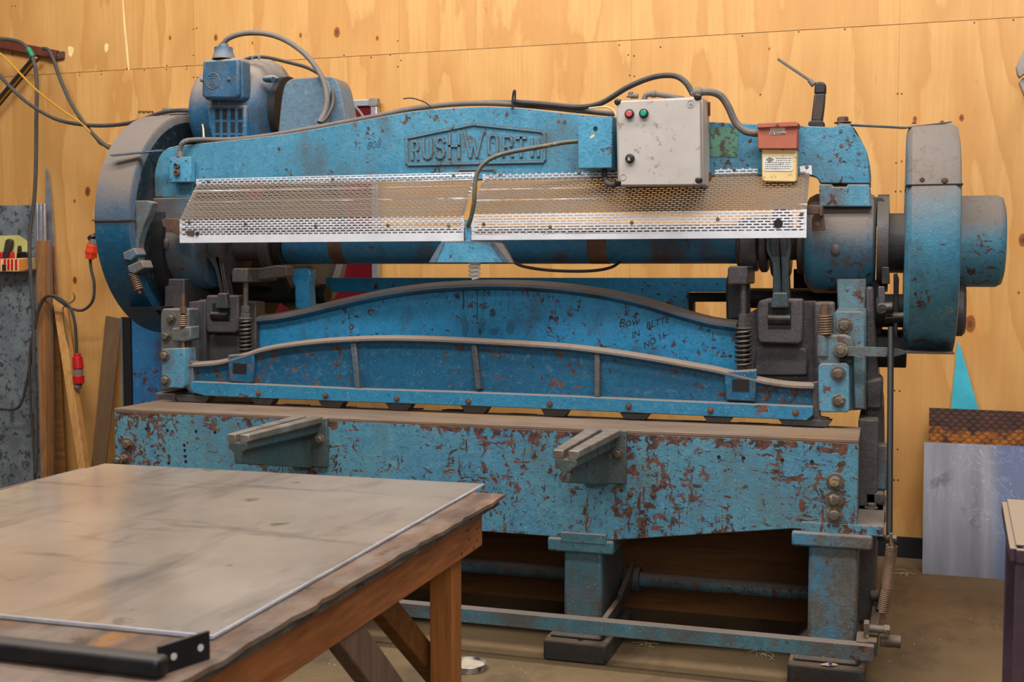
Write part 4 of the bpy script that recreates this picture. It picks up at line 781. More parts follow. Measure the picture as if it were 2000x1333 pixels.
for i in range(8): m.pp([(1513 + i * 2.6, 258.6), (1514.8 + i * 2.6, 258.5), (1514.8 + i * 2.6, 261.5), (1513 + i * 2.6, 261.7)], 4.3328, 4.3334)
m.build('label_print', 'ink', iso, smooth=0)
m = MB(); m.pp([(1491, 306), (1548, 306), (1548, 332), (1545, 334), (1493, 334), (1491, 332)], 4.3485, 4.35); m.build('paper_label', 'whitelab', iso, smooth=0)
m = MB()
for i, h_ in enumerate([1, 2.5, 4, 5, 4, 2.5, 1]): m.pp([(1496 + i * 2.3, 312 - h_), (1497.4 + i * 2.3, 312 - h_), (1497.4 + i * 2.3, 312 + h_), (1496 + i * 2.3, 312 + h_)], 4.3478, 4.3486)
for r_, y in enumerate((309, 313, 317, 321, 325, 329)):
    x = 1516 if r_ < 2 else 1494
    while x < 1545:
        w_ = random.uniform(1.5, 5); m.pp([(x, y), (min(x + w_, 1546), y), (min(x + w_, 1546), y + 1.0), (x, y + 1.0)], 4.3478, 4.3486); x += w_ + 1.3
tag(m.build('label_print', 'ink', iso, smooth=0), kind='stuff')
MB().cyl(at(1470, 260, 4.37), at(1481, 260, 4.37), .014, 12).build('cable_gland', 'greycable', iso)

# ---- hoses, conduits on the machine
def hose(pts, Y, r, mat, name='hose', parent=mach, n=10): return MB().tube(P3(pts, Y), r, n).build(name, mat, parent)
MB().ribbed(P3([(352, 304, 4.40), (352, 290, 4.40), (360, 277, 4.40), (385, 273, 4.43), (450, 273, 4.46), (520, 266, 4.47), (620, 249, 4.47), (720, 230, 4.47), (800, 214, 4.47), (880, 204, 4.47), (960, 202, 4.47), (1040, 207, 4.47), (1120, 215, 4.47), (1200, 223, 4.47)], 4.47), .0115).build('ribbed_conduit', 'greycable', mach)
MB().lathe(at(352, 311, 4.40), (0, 0, 1), [(0, .013), (.008, .017), (.02, .015), (.03, .013)], 14).build('conduit_gland', 'greycable', mach)
hose([(1000, 199, 4.44), (1060, 203, 4.45), (1130, 209, 4.45), (1175, 201, 4.42), (1225, 171, 4.40), (1275, 151, 4.38), (1315, 148, 4.36), (1338, 160, 4.34), (1353, 184, 4.33)], 4.4, .0105, 'darkcable', 'power_cable')
hose([(1352, 186, 4.33), (1362, 181, 4.33), (1388, 180, 4.34), (1408, 188, 4.35), (1422, 208, 4.36), (1436, 238, 4.37), (1455, 256, 4.37), (1474, 260, 4.37)], 4.35, .0135, 'greycable', 'flexible_hose')
MB().lathe(at(1360, 181, 4.33), (1, 0, 0), [(-.012, .013), (-.01, .02), (.01, .02), (.02, .016)], 14).build('hose_gland', 'greycable', mach)
hose([(437, 100, 4.62), (438, 84, 4.62), (450, 73, 4.62), (478, 65, 4.62), (520, 66, 4.62), (560, 80, 4.62), (600, 110, 4.60), (628, 150, 4.58), (638, 185, 4.56), (636, 215, 4.54), (624, 240, 4.50)], 4.6, .0115, 'greycable', 'motor_hose')
hose([(468, 122, 4.9), (490, 113, 4.9), (520, 112, 4.9), (560, 121, 4.85), (600, 132, 4.8), (630, 150, 4.7), (648, 175, 4.62), (650, 205, 4.56), (638, 230, 4.52), (628, 240, 4.50)], 4.7, .008, 'darkcable', 'motor_cable')
hose([(668, 196, 5.0), (685, 202, 5.0), (700, 215, 4.95), (712, 232, 4.9)], 4.9, .006, 'greycable', 'thin_cable')
hose([(366, 226, 4.9), (388, 225, 4.9), (396, 245, 4.6), (398, 270, 4.5)], 4.6, .004, 'creamcable', 'cream_wire')
hose([(760, 226), (790, 218), (850, 206), (905, 205)], 4.5, .003, 'creamcable', 'cream_wire'); hose([(1150, 212), (1180, 209), (1197, 215), (1204, 228)], 4.40, .0035, 'creamcable', 'cream_wire')
hose([(788, 193), (805, 192), (830, 200), (846, 213)], 4.42, .0025, 'black', 'cable_tie'); hose([(1001, 214), (1001, 196), (1003, 180), (1006, 178), (1006, 196)], 4.42, .004, 'black', 'cable_tie')
MB().tube(P3([(750, 222), (800, 211), (850, 205), (900, 201), (950, 199), (1000, 199)], 4.47), .006, 8).build('thin_cable', 'darkcable', mach)
# ---- motor
mo = MB(); MY, MZ = 4.82, 2.085
mo.lathe((-3.0, MY, MZ), (1, 0, 0), [(0, .12), (.01, .17), (.03, .20), (.07, .215), (.16, .22), (.165, .228), (.20, .235), (.205, .240), (.32, .240), (.355, .225), (.375, .19), (.40, .15)], 56); mot = mo.build('electric_motor', 'motor', mach, smooth=40)
MB().lathe((-2.80, MY, MZ), (1, 0, 0), [(0, .238), (.004, .247), (.018, .247), (.022, .238)], 56).build('end_ring', 'motor', mot)
# front housing plate with vents: faces -Y, grid of openings
YM = MY - .250
m = MB(); m.pp([(404, 204), (480, 204), (482, 285), (416, 285), (404, 240)], YM, MY); m.build('vent_housing', 'motor', mot, bevel=.012)
for r_ in range(3):
    for c_ in range(4):
        x0 = 420.5 + c_ * 14.3 + (1.5 if c_ > 1 else 0); y0 = 213 + r_ * 25.5; m = MB(); m.pp([(x0, y0), (x0 + 8, y0), (x0 + 8, y0 + 20), (x0, y0 + 20)], YM - .0015, YM + .001)
        m.build('vent_slot', 'void', mot, smooth=0)
m = MB(); m.pp([(400, 115), (468, 112), (473, 118), (475, 190), (468, 196), (402, 195), (394, 186), (396, 120)], YM - .03, YM + .04); tb_ = m.build('terminal_box', 'motor', mot, bevel=.014, seg=3)
m = MB(); m.pp([(394, 150), (397, 117), (466, 113), (466, 186), (458, 193), (400, 193), (394, 186)], YM - .052, YM - .025); m.build('terminal_lid', 'motor', mot, bevel=.012, seg=3)
MB().lathe(at(437, 116, YM - .01), (0, 0, 1), [(0, .05), (.015, .046), (.03, .040), (.05, .039), (.052, .022), (.065, .02)], 20).build('cable_entry', 'motor', mot)
MB().lathe(at(437, 97, YM - .01), (0, 0, 1), [(0, .017), (.02, .016), (.022, .013), (.03, .013)], 14).build('hose_gland', 'rustbolt', mot)
YE = YM - .0525; ring(416, 158, YE, .033, .0022, 'greyblue', mot, 'embossed_badge')
m = MB()
for a, b in [((407, 147), (424, 147)), ((409, 152), (420, 152)), ((420, 147), (420, 170)), ((424, 147), (424, 171)), ((409, 152), (406, 158)), ((406, 158), (408, 165)), ((408, 165), (420, 165)), ((407, 169), (424, 169)), ((412, 157), (415, 157)), ((412, 157), (412, 162)), ((412, 162), (417, 162))]:
    A, B = at(*a, YE), at(*b, YE); m.bar(A, B, .003, .0028, (0, 1, 0))
m.build('embossed_badge', 'greyblue', mot)
for px, py in [(394, 157), (447, 155)]: MB().lathe(at(px, py, YE), (0, -1, 0), [(-.006, .0075), (.004, .0075), (.006, .005)], 10).build('lid_screw', 'bolt', mot)
m = MB(); m.cyl(at(530, 152, 4.625), at(533, 155, 4.595), .011, 12); m.sph(at(528, 154, 4.64), .024, 1.6, .8, .7); m.build('lug', 'motor', mot)
m = MB(); m.tube(P3([(493, 122), (494, 112), (505, 110), (507, 122)], 4.78), .006, 8); m.build('lifting_eye', 'greyblue', mot)
m = MB(); m.box((-2.97, 4.60, 1.80), (-2.62, 5.0, 1.835)); m.build('motor_plate', 'cast', mot)
MB().lathe((-2.60, MY, MZ), (1, 0, 0), [(0, .16), (.03, .16), (.035, .05), (.05, .05)], 32).build('motor_pulley', 'void', mot)
# belt guard
m = MB(); A = sp2([(543, 262), (547, 215), (553, 175), (562, 158), (578, 152)]) + [(625, 150)] + sp2([(630, 152), (640, 160), (645, 175)]) + [(640, 262)]
m.pp(A, 4.60, 4.66); bgd = m.build('belt_guard', 'greyblue', mach, bevel=.006)
m = MB(); B = sp2([(625, 152), (645, 150), (655, 156), (663, 172), (669, 200), (676, 240), (677, 262)]) + [(625, 262)]; m.pp(B, 4.62, 4.74); m.build('guard_side', 'greyblue', bgd, bevel=.01)

# ---- work lamp hung under the guard
YW = 4.20
m = MB(); fr_ = [at(862, 474, YW), at(966, 474, YW), at(983, 513, YW), at(845, 513, YW)]; m.loft(fr_, [v + Vector((0, .004, 0)) for v in fr_]); lp = m.build('lamp_hood', 'boxblue', mach)
m = MB(); a, b, c_, d = fr_[1], at(985, 476, YW + .12), at(1003, 514, YW + .12), fr_[2]; m.loft([a, b, c_, d], [v + Vector((.003, .002, 0)) for v in (a, b, c_, d)]); a, b, c_, d = fr_[0], at(862, 474, YW + .12), at(838, 513, YW + .14), fr_[3]; m.loft([a, b, c_, d], [v + Vector((-.003, .002, 0)) for v in (a, b, c_, d)]); m.loft([fr_[0], fr_[1], at(985, 474, YW + .12), at(862, 472, YW + .12)], [v + Vector((0, 0, .003)) for v in (fr_[0], fr_[1], at(985, 474, YW + .12), at(862, 472, YW + .12))]); m.build('hood_side', 'greyblue', lp)
for q in ([(862, 475), (868, 475), (851, 513), (838, 513)], [(958, 475), (966, 475), (996, 513), (983, 513)]): MB().pp(q, YW - .003, YW).build('hood_seam', 'greyblue', lp)
MB().pp([(907, 430), (918, 430), (920, 480), (909, 480)], YW + .02, YW + .028).build('lamp_strap', 'boxblue', lp)
m = MB(); 
Pt, Pb = at(927, 513, YW + .06), at(927, 545, YW + .06)
m.helix(Pt, Pb, .0185, .0052, 4, n=8, seg=18, taper=lambda t: 1 if t < .85 else 1 - (t - .85) * 4); m.build('spiral_bulb', 'white', lp)
MB().cyl(at(927, 506, YW + .06), at(927, 517, YW + .06), .02, 16).build('bulb_base', 'white', lp)
hose([(1129, 276, 4.30), (1100, 279, 4.29), (1050, 288, 4.28), (1000, 297, 4.26), (965, 307, 4.24), (942, 323, 4.22), (930, 345, 4.21), (927, 375, 4.20), (926, 395, 4.20), (920, 425, 4.21), (914, 440, 4.22)], 4.25, .0085, 'armtube', 'lamp_arm', lp, 12) if 'armtube' in M else None
M['armtube'] = metal('olive_worn_hose', '#5b5546', '#3f4540', .5, .1, dust=.5, spots=.3, spotcol='#8a7a50')
hose([(1129, 276, 4.30), (1100, 279, 4.29), (1050, 288, 4.28), (1000, 297, 4.26), (965, 307, 4.24), (942, 323, 4.22), (930, 345, 4.21), (927, 375, 4.20), (926, 395, 4.20), (920, 425, 4.21), (914, 442, 4.22)], 4.25, .0085, 'armtube', 'lamp_arm', lp, 12)
hose([(1000, 510, 4.32), (1020, 520, 4.35), (1060, 527, 4.4), (1110, 530, 4.45), (1160, 529, 4.5), (1195, 522, 4.55), (1215, 508, 4.6), (1224, 500, 4.62)], 4.4, .006, 'black', 'lamp_cable', lp)

# ================================================================== THINGS ON / ROUND THE MACHINE
# dark gripped tool standing on the beam
g = thing('folding_work_light', 'black folding tool with thin angled rod, standing upright on the machine top', 'tool', at(1594, 248, 4.55))
Yg = 4.53
m = MB(); m.pp([(1579, 246), (1578, 239), (1584, 235), (1606, 235), (1610, 240), (1610, 249)], Yg - .03, Yg + .03); m.build('base', 'black', g, bevel=.004)
m = MB(); m.pp([(1584, 236), (1590, 183), (1612, 181), (1610, 208), (1606, 238)], Yg - .022, Yg + .022); m.build('grip', 'handle', g, bevel=.006)
m = MB(); m.pp([(1590, 184), (1591, 164), (1596, 159), (1607, 160), (1613, 164), (1613, 182)], Yg - .024, Yg + .024); m.build('head', 'black', g, bevel=.006)
m = MB(); m.cyl(at(1590, 166, Yg), at(1580, 156, Yg), .012, 12, .008); m.bar(at(1583, 158, Yg), at(1519, 115, Yg), .010, .012, (0, 1, 0)); m.build('rod', 'greycable', g, bevel=.002)

# framed dark red board on the wall
fb = thing('framed_board', 'dark red glossy board in thin aluminium frame on wall behind the motor', 'board', at(520, 560, 5.93))
Yf = 5.9; A, B = at(320, 212, Yf), at(737, 195, Yf); zt_ = (A.z + B.z) / 2; x0, x1 = A.x, B.x; zb_ = at(700, 700, Yf).z
MB().box((x0 + .02, Yf, zb_ + .02), (x1 - .02, Yf + .02, zt_ - .02)).build('board_panel', 'redboard', fb)
for a, b in (((x0, zt_ - .035), (x1, zt_)), ((x0, zb_), (x1, zb_ + .035)), ((x0, zb_ + .035), (x0 + .035, zt_ - .035)), ((x1 - .035, zb_ + .035), (x1, zt_ - .035))): MB().box((a[0], Yf - .012, a[1]), (b[0], Yf + .03, b[1])).build('frame_rail', 'alu', fb, bevel=.003)
for x in (x0 + .02, x1 - .02): MB().box((x - .024, Yf - .016, zt_ - .04), (x + .024, Yf + .03, zt_ + .005)).build('corner_cap', 'palemetal', fb, bevel=.004)

# wall bracket upper left with hanging cables
wb = thing('wall_bracket', 'rusty red steel wall bracket with diagonal strut at upper left', 'bracket', at(122, 107, 5.94))
m = MB(); m.bar(at(-150, 56, 5.925), at(112, 107, 5.925), .03, .05); m.build('bracket_arm', 'rustbar', wb, bevel=.002)
MB().pp([(107, 101), (123, 100), (123, 114), (107, 116)], 5.93, 5.95).build('end_plate', 'rustbolt', wb, bevel=.002); bolt(112, 108, 5.93, .007, wb, 'bolt')
m = MB(); m.bar(at(66, 112, 5.87), at(-30, 226, 5.87), .016, .016); m.bar(at(76, 112, 5.90), at(-25, 232, 5.90), .016, .014); m.build('strut', 'black', wb)
m = MB(); m.bar(at(71, 112, 5.885), at(-28, 230, 5.885), .016, .014); m.build('strut_stripe', 'yellowcable', wb)
def cable(name, label, pts, Y, r, mat, cat='cable', group=None, sub=None):
    o = MB().tube(P3(pts, Y), r, 8, 8).build(name, mat); return tag(o, label, cat, group)
M['greywire'] = metal('grey_brown_cable', '#4a443f', '#3b3633', .6, 0, dust=.2)
cable('hanging_cable', 'long dark cable hanging straight down from bracket with green tie', [(-150, 60, 5.93), (-80, 66, 5.86), (-20, 74), (15, 77), (40, 83), (57, 98), (66, 120), (72, 160), (71, 240), (70, 330), (66, 400), (58, 460), (60, 540), (66, 620), (66, 690), (68, 760), (71, 840), (70, 925)], 5.72, .011, 'greywire')
M['gtie'] = plain('green_tape', '#1f7a4e', .5); tag(MB().tube(P3([(55, 95, 5.72), (60, 103, 5.72), (64, 111, 5.72)], 5.72), .016, 10).build('cable_tape', 'gtie'), 'green tape wrapped round the hanging cable at the bracket', 'tape')
cable('looped_cable', 'thick dark cable draped over bracket end, sagging to the round guard', [(84, 95, 5.86), (95, 98, 5.84), (105, 118, 5.84), (118, 155, 5.84), (138, 200, 5.8), (165, 242, 5.6), (195, 275, 5.3), (220, 292, 5.2), (262, 305, 5.2), (330, 320, 5.1)], 5.8, .011, 'greywire')
cable('sagging_cable', 'dark cable sagging from left edge behind the round guard to motor', [(-150, -10, 5.93), (-90, 50, 5.8), (-20, 125, 5.6), (20, 170, 5.6), (60, 205, 5.6), (110, 233, 5.55), (165, 244, 5.5), (215, 245, 5.45), (265, 238, 5.4), (310, 222, 5.35), (350, 216, 5.3), (395, 220, 5.2)], 5.6, .0105, 'greywire')
cable('yellow_cable', 'thin yellow cable running down from the left edge to round guard', [(-150, -20, 5.93), (-90, 30, 5.8), (-20, 88, 5.62), (15, 118, 5.62), (70, 175, 5.6), (120, 214, 5.55), (160, 242, 5.5), (185, 268, 5.4), (198, 283, 5.3), (218, 283, 5.22), (262, 298, 5.22), (330, 312, 5.12)], 5.6, .0055, 'yellowcable')
# plugs
ex = thing('power_lead', 'black power lead looped over a wire hook with orange-red plug beside guard', 'cable', at(178, 490, 5.75))
MB().tube(P3([(176, 505), (178, 525), (184, 555), (181, 588), (162, 606), (138, 602), (112, 585), (96, 577), (80, 592), (68, 635), (62, 690), (52, 750), (36, 796), (0, 799), (-15, 798)], 5.76), .0085, 8).build('lead', 'darkcable', ex)
m = MB(); a, b = at(175, 506, 5.75), at(182, 478, 5.75); m.cyl(a, a.lerp(b, .45), .024, 14, .030); m.cyl(a.lerp(b, .45), b, .033, 14); m.build('plug', 'orange', ex, bevel=.003)
m = MB()
for t in range(8):
    q = t * math.pi / 4; c0 = a.lerp(b, .5); m.sph(c0 + Vector((math.cos(q) * .028, math.sin(q) * .028, .0)), .008, 1, 1, 2, 8, 6)
m.build('plug_ribs', 'orange', ex); m = MB(); m.cyl(b, at(184, 467, 5.75), .026, 14); m.build('plug_pins_collar', 'clearplug', ex); MB().cyl(at(183, 466, 5.75), at(180, 461, 5.75), .030, 14).build('plug_cap', 'black', ex)
ex2 = thing('extension_lead', 'black extension lead hanging down with bright red plug and clear socket', 'cable', at(152, 700, 5.75))
MB().tube(P3([(150, 695), (149, 665), (146, 630), (138, 603), (122, 586), (104, 578), (88, 582), (76, 604), (68, 640), (60, 680), (58, 740), (62, 820), (68, 890), (68, 950)], 5.72), .0085, 8).build('lead', 'darkcable', ex2)
m = MB(); m.cyl(at(151, 690, 5.73), at(151, 697, 5.73), .020, 14); m.cyl(at(151, 697, 5.73), at(153, 721, 5.73), .028, 14, .030); m.build('plug', 'redplug', ex2, bevel=.003)
MB().cyl(at(153, 721, 5.73), at(153, 734, 5.73), .026, 14).build('plug_collar', 'clearplug', ex2); MB().cyl(at(153, 734, 5.73), at(154, 750, 5.73), .033, 14, .030).build('socket_ring', 'redplug', ex2, bevel=.003); MB().cyl(at(154, 750, 5.73), at(151, 757, 5.73), .022, 14).build('socket_face', 'clearplug', ex2)
hk = MB().tube(P3([(143, 572), (146, 581), (143, 588), (134, 594), (124, 601), (123, 610)], 5.80), .0045, 8, 4).build('wire_hook', 'brass'); tag(hk, 'bent pale wire hook screwed to plywood wall holding the looped leads', 'hook')
m = MB(); pts = [at(123 + 2.0 * i * .35 + .0, 612 + i * 4.6, 5.79) for i in range(20)]
for i, p in enumerate(pts): m.sph(p, .007, 1, .6, 1.5, 8, 5)
tag(m.build('hanging_chain', 'brass'), 'fine brass ball chain hanging from the wire hook', 'chain')
# grey board with tool tray
M['galvboard'] = metal('mottled_galvanised_board', '#7e8589', '#5f666b', .55, .2, scale=7, spots=.75, spotcol='#3a3838', dust=.1, bump=.2)
P0, P1 = at(-60, 400, 5.88), at(81, 400, 5.88); 
gbd = MB().box((P0.x, 5.88, 0), (P1.x, 5.90, P1.z)).build('galvanised_board', 'galvboard', bevel=.002); tag(gbd, 'tall mottled grey galvanised board standing against wall at far left', 'board')
M['yellowlab'] = plain('pale_yellow_card', '#c9bf72', .6)
tt = thing('tool_tray', 'red and cream striped tool tray with yellow back card on grey board', 'tray', at(25, 533, 5.8))
MB().pp([(-30, 461), (35, 460), (50, 470), (57, 480), (57, 525), (-30, 525)], 5.872, 5.88).build('back_card', 'yellowlab', tt)
m = MB(); m.pp([(-30, 507), (54, 504), (54, 527), (44, 531), (-30, 531)], 5.78, 5.87); m.build('tray_body', 'cream', tt, bevel=.004)
for px in (-4, 7, 14, 21, 29): MB().pp([(px, 507), (px + 4.2, 506), (px + 4.2, 528), (px, 528)], 5.777, 5.781).build('red_stripe', 'redplug', tt)
MB().pp([(37, 507), (53, 505), (53, 526), (44, 529), (37, 529)], 5.776, 5.781).build('orange_end', 'orangecard', tt) if 'orangecard' in M else None
M['orangecard'] = plain('orange_card', '#d07a35', .6); MB().pp([(37, 507), (53, 505), (53, 526), (44, 529), (37, 529)], 5.776, 5.781).build('orange_end', 'orangecard', tt)
MB().pp([(4, 517), (11, 517), (11, 529), (4, 529)], 5.774, 5.778).build('tray_clip', 'black', tt)
def hand(name, label, poly, Y, mat): return tag(MB().pp(poly, Y, Y + .03).build(name, mat, bevel=.004), label, 'tool')
hand('file_handle', 'dark brown slotted handle leaning upright in the tool tray', [(4, 504), (10, 470), (16, 466), (21, 470), (20, 480), (13, 504)], 5.83, 'handle'); hand('steel_clamp', 'small dark steel block lying on the tray beside cable', [(31, 505), (33, 492), (52, 492), (53, 504)], 5.82, 'steel'); hand('small_hook_tool', 'thin dark hook tool standing behind the steel block', [(33, 492), (34, 480), (37, 480), (38, 492)], 5.85, 'steel'); hand('red_handled_tool', 'red handled tool in left part of striped tray', [(-6, 508), (-5, 494), (3, 492), (5, 508)], 5.84, 'redplug')
hand('red_grip_tool', 'red grip standing between brown handle and steel block in tray', [(15, 507), (16, 494), (22, 492), (24, 507)], 5.845, 'redplug')
# leaning timber and profiles
def lean(name, label, cat, quad, Y0, Y1, th, mat, bevel=.003):   # quad: bottom-left, bottom-right, top-right, top-left; bottom nearer than top
    bl, br, tr, tl = quad; f = [at(*bl, Y0), at(*br, Y0), at(*tr, Y1), at(*tl, Y1)]; 
    k_ = f[0].z / max(f[3].z - f[0].z, .01)   # carry it down to the floor
    f[0] = f[0] - (f[3] - f[0]) * (f[0].z / (f[3].z - f[0].z)); f[1] = f[1] - (f[2] - f[1]) * (f[1].z / (f[2].z - f[1].z))
    return tag(MB().loft(f, [v + Vector((0, th, 0)) for v in f]).build(name, mat, bevel=bevel, smooth=0), label, cat)
lean('timber_post', 'square brown timber post leaning upright beside the grey board', 'timber', [(80, 935), (91, 935), (85, 470), (69, 470)], 5.68, 5.80, .06, 'post')
lean('post_side_face', 'darker side face of the square timber post, built as separate strip', 'timber', [(92, 935), (101, 935), (96, 471), (86, 470)], 5.73, 5.84, .03, 'brace')  # post's side face as own strip, its shade put into darker wood
al = thing('aluminium_profile', 'ribbed aluminium profile standing behind the timber post', 'profile', at(78, 500, 5.87))
for xa_, xb_ in ((69, 73), (74, 80), (81, 87)): MB().pp([(xa_, 398), (xb_, 398), (xb_ + 3, 600), (xa_ + 3, 600)], 5.86, 5.875).build('profile_rib', 'alu', al, bevel=.002)
MB().box((at(69, 500, 5.875).x, 5.873, 0), (at(88, 500, 5.875).x, 5.879, at(80, 400, 5.875).z)).build('profile_web', 'alu', al)
tag(MB().pp([(90, 328), (93, 332), (100, 385), (106, 470), (113, 590), (96, 700), (86, 700), (87, 460)], 5.925, 5.931).build('metal_offcut', 'alu', smooth=0), 'long pointed pale grey metal offcut standing tip up by timber post', 'offcut')
lean('dark_board', 'dark brown narrow board in shade between timber post and pine plank', 'board', [(100, 935), (128, 935), (104, 480), (94, 480)], 5.86, 5.91, .015, 'darkply')
lean('pine_plank', 'pale pine plank leaning left against wall, its narrow edge lit', 'timber', [(152, 915), (166, 915), (118, 584), (101, 580)], 5.60, 5.85, .05, 'pine')
lean('hardboard_strip', 'plain brown hardboard strip leaning against wall left of blue pedestal', 'board', [(178, 908), (206, 908), (236, 623), (206, 617)], 5.72, 5.90, .012, 'brownboard')

# right: sheets against the wall
lean('turquoise_offcut', 'pointed turquoise sheet offcut standing against plywood behind checker plate', 'offcut', [(1857, 800), (1911, 800), (1874, 672), (1870, 668)], 5.925, 5.938, .004, 'cyan', 0)
ck = thing('checker_plate', 'rusty brown checker plate standing behind the bare steel sheet', 'plate', at(1900, 900, 5.84))
n = NT('rusty_plate'); pos = n.geo.outputs['Position']; c = n.mix(n.step(n.noise(12, 5, .7, vec=pos), .35, .65), srgb('#573529'), srgb('#3b251e')); zz = n.math('ADD', n.sep(pos)[2], n.math('MULTIPLY', n.noise(9, 4, .6, vec=pos), .1))
c = n.mix(n.math('MULTIPLY', n.step(zz, .70, .68), n.step(n.noise(22, 5, .7, vec=pos), .4, .6)), c, srgb('#b0671d')); n.bump(n.noise(60, 4, .6, vec=pos), .2, .002); M['chk'] = n.out(c, .55, .2)
a, b, c_, d = at(1815, 797, 5.87), at(2080, 808, 5.87), at(2080, 950, 5.82), at(1815, 940, 5.82); m = MB(); m.loft([a, b, Vector((b.x, 5.78, .0)), Vector((a.x, 5.78, .0))], [v + Vector((0, .006, 0)) for v in (a, b, Vector((b.x, 5.78, .0)), Vector((a.x, 5.78, .0)))]); m.build('plate', 'chk', ck)
m = MB(); ux = (b - a); uz = Vector((a.x, 5.78, 0)) - a
for i in range(30):
    for j in range(9):
        c0 = a + ux * ((i + .5) / 30) + uz * ((j + .45) * .0235) + Vector((0, -.001, 0)); s_ = 1 if (i + j) % 2 else -1; d_ = Vector((.0095, 0, .0065 * s_)); m.bar(c0 - d_, c0 + d_, .003, .005)
tag(m.build('raised_treads', 'chk', ck), kind='stuff')
n = NT('scratched_steel_sheet'); pos = n.geo.outputs['Position']
c = n.mix(n.step(n.noise(3, 5, .6, vec=n.map((3, 1, .2), src=pos)), .35, .65), srgb('#858389'), srgb('#63636b')); xx = n.sep(pos)[0]
c = n.mix(n.math('MULTIPLY', n.step(xx, .44, .50, 0, 1), .8), c, srgb('#4a5778')); c = n.mix(n.step(n.noise(7, 4, .6, vec=pos), .62, .7, 0, .7), c, srgb('#4b4b55'))
sc_ = n.noise(5, 5, .75, vec=n.map((1, 1, 1), (0, 0, 0), (0, .5, 0), src=pos), dist=2.0); c = n.mix(n.step(n.math('ABSOLUTE', n.math('SUBTRACT', sc_, .5)), 0.0, .003, .8, 0), c, n.mix(n.step(n.noise(2.5, 3, .5, vec=n.map((1, 1, 1), (5, 5, 5), src=pos)), .54, .58), c, srgb('#d6d6e0')))
M['sheet2'] = n.out(c, .35, .4)
a, b = at(1805, 864, 5.80), at(2080, 880, 5.80); A0, B0 = at(1801, 1121, 5.66), at(2080, 1143, 5.66); A0.z = B0.z = 0; A0.x = a.x; b.z = a.z
tag(MB().loft([a, b, B0, A0], [v + Vector((0, .004, 0)) for v in (a, b, B0, A0)]).build('steel_sheet', 'sheet2', smooth=0), 'scratched bare grey steel sheet leaning against the wall at right', 'sheet')
# trolley at the right edge
tr = thing('steel_trolley', 'purple-brown welded steel stand with dusty top, cut off by right edge', 'stand', atz(1975, 1066, .74) * 1.0)
zT = .74; c1, c2 = atz(1967, 978, zT), atz(1985, 1068, zT); d12 = (c1 - c2).normalized(); nr = Vector((d12.y, -d12.x, 0))
if nr.x < 0: nr = -nr
wd = .45; q = [c2, c1, c1 + nr * wd, c2 + nr * wd]
MB().loft([v for v in q], [v + Vector((0, 0, .004)) for v in q]).build('top_sheet', 'trolley', tr)
for a, b in zip(q, q[1:] + [q[0]]): MB().bar(a + Vector((0, 0, -.021)), b + Vector((0, 0, -.021)), .028, .034).build('top_rail', 'trolley', tr, bevel=.003)
for v in q:
    cc = sum(q, Vector()) / 4; e = (cc - v).normalized() * .02; MB().box((v.x + e.x - .013, v.y + e.y - .013, 0), (v.x + e.x + .013, v.y + e.y + .013, zT - .02)).build('leg', 'trolley', tr, bevel=.003)
q2 = [v + Vector((0, 0, -.16)) for v in q]; MB().loft([v + (sum(q2, Vector()) / 4 - v) * .1 for v in q2], [v + (sum(q2, Vector()) / 4 - v) * .1 + Vector((0, 0, .004)) for v in q2]).build('lower_shelf', 'trolley', tr)
# fitting upper right
wf = thing('metal_fitting', 'pale grey folded metal fitting cut off by the upper right edge', 'fitting', at(2000, 130, 5.6))
m = MB(); m.pp([(1985, 131), (2001, 95), (2030, 80), (2030, 120), (1992, 152), (1988, 146)], 5.3, 5.34); m.build('upper_shell', 'palemetal', wf, bevel=.004)
m = MB(); m.pp([(1990, 160), (1994, 156), (2030, 125), (2030, 230), (2001, 187)], 5.32, 5.36); m.build('lower_shell', 'palemetal', wf, bevel=.004)
MB().bar(at(2025, 130, 5.3) + Vector((0, .04, 0)), at(2025, 130, 5.95), .03, .03).build('wall_stem', 'palemetal', wf)

# wooden offcut bin behind the feet
ob = thing('offcut_bin', 'dark stained plywood offcut box standing behind machine feet', 'box', (-1.5, 4.9, 0))
x0, x1 = -2.75, -.22
MB().box((x0, 4.72, 0), (x1, 4.738, .405)).build('front_panel', 'darkply', ob, bevel=.002); MB().box((x0, 5.3, 0), (x1, 5.318, .405)).build('back_panel', 'darkply', ob); MB().box((x0, 4.738, 0), (x0 + .018, 5.3, .405)).build('side_panel', 'darkply', ob); MB().box((x1 - .018, 4.738, 0), (x1, 5.3, .405)).build('side_panel', 'darkply', ob)

# ================================================================== WORKBENCH
zb = .79
tbn = thing('workbench', 'rough timber workbench with worn plywood top in left foreground', 'workbench', (-1.9, 2.4, 0))
c_br, c_nr = atz(988, 966, zb), atz(405, 1305, zb)
dY = (c_br - c_nr).normalized(); dX = Vector((-dY.y, dY.x, 0)); 
bl_ = c_br + dX * 1.35; far = c_br - dY * 2.35
top = [c_br, c_br - dY * 2.35, c_br - dY * 2.35 + dX * 1.35, c_br + dX * 1.35]
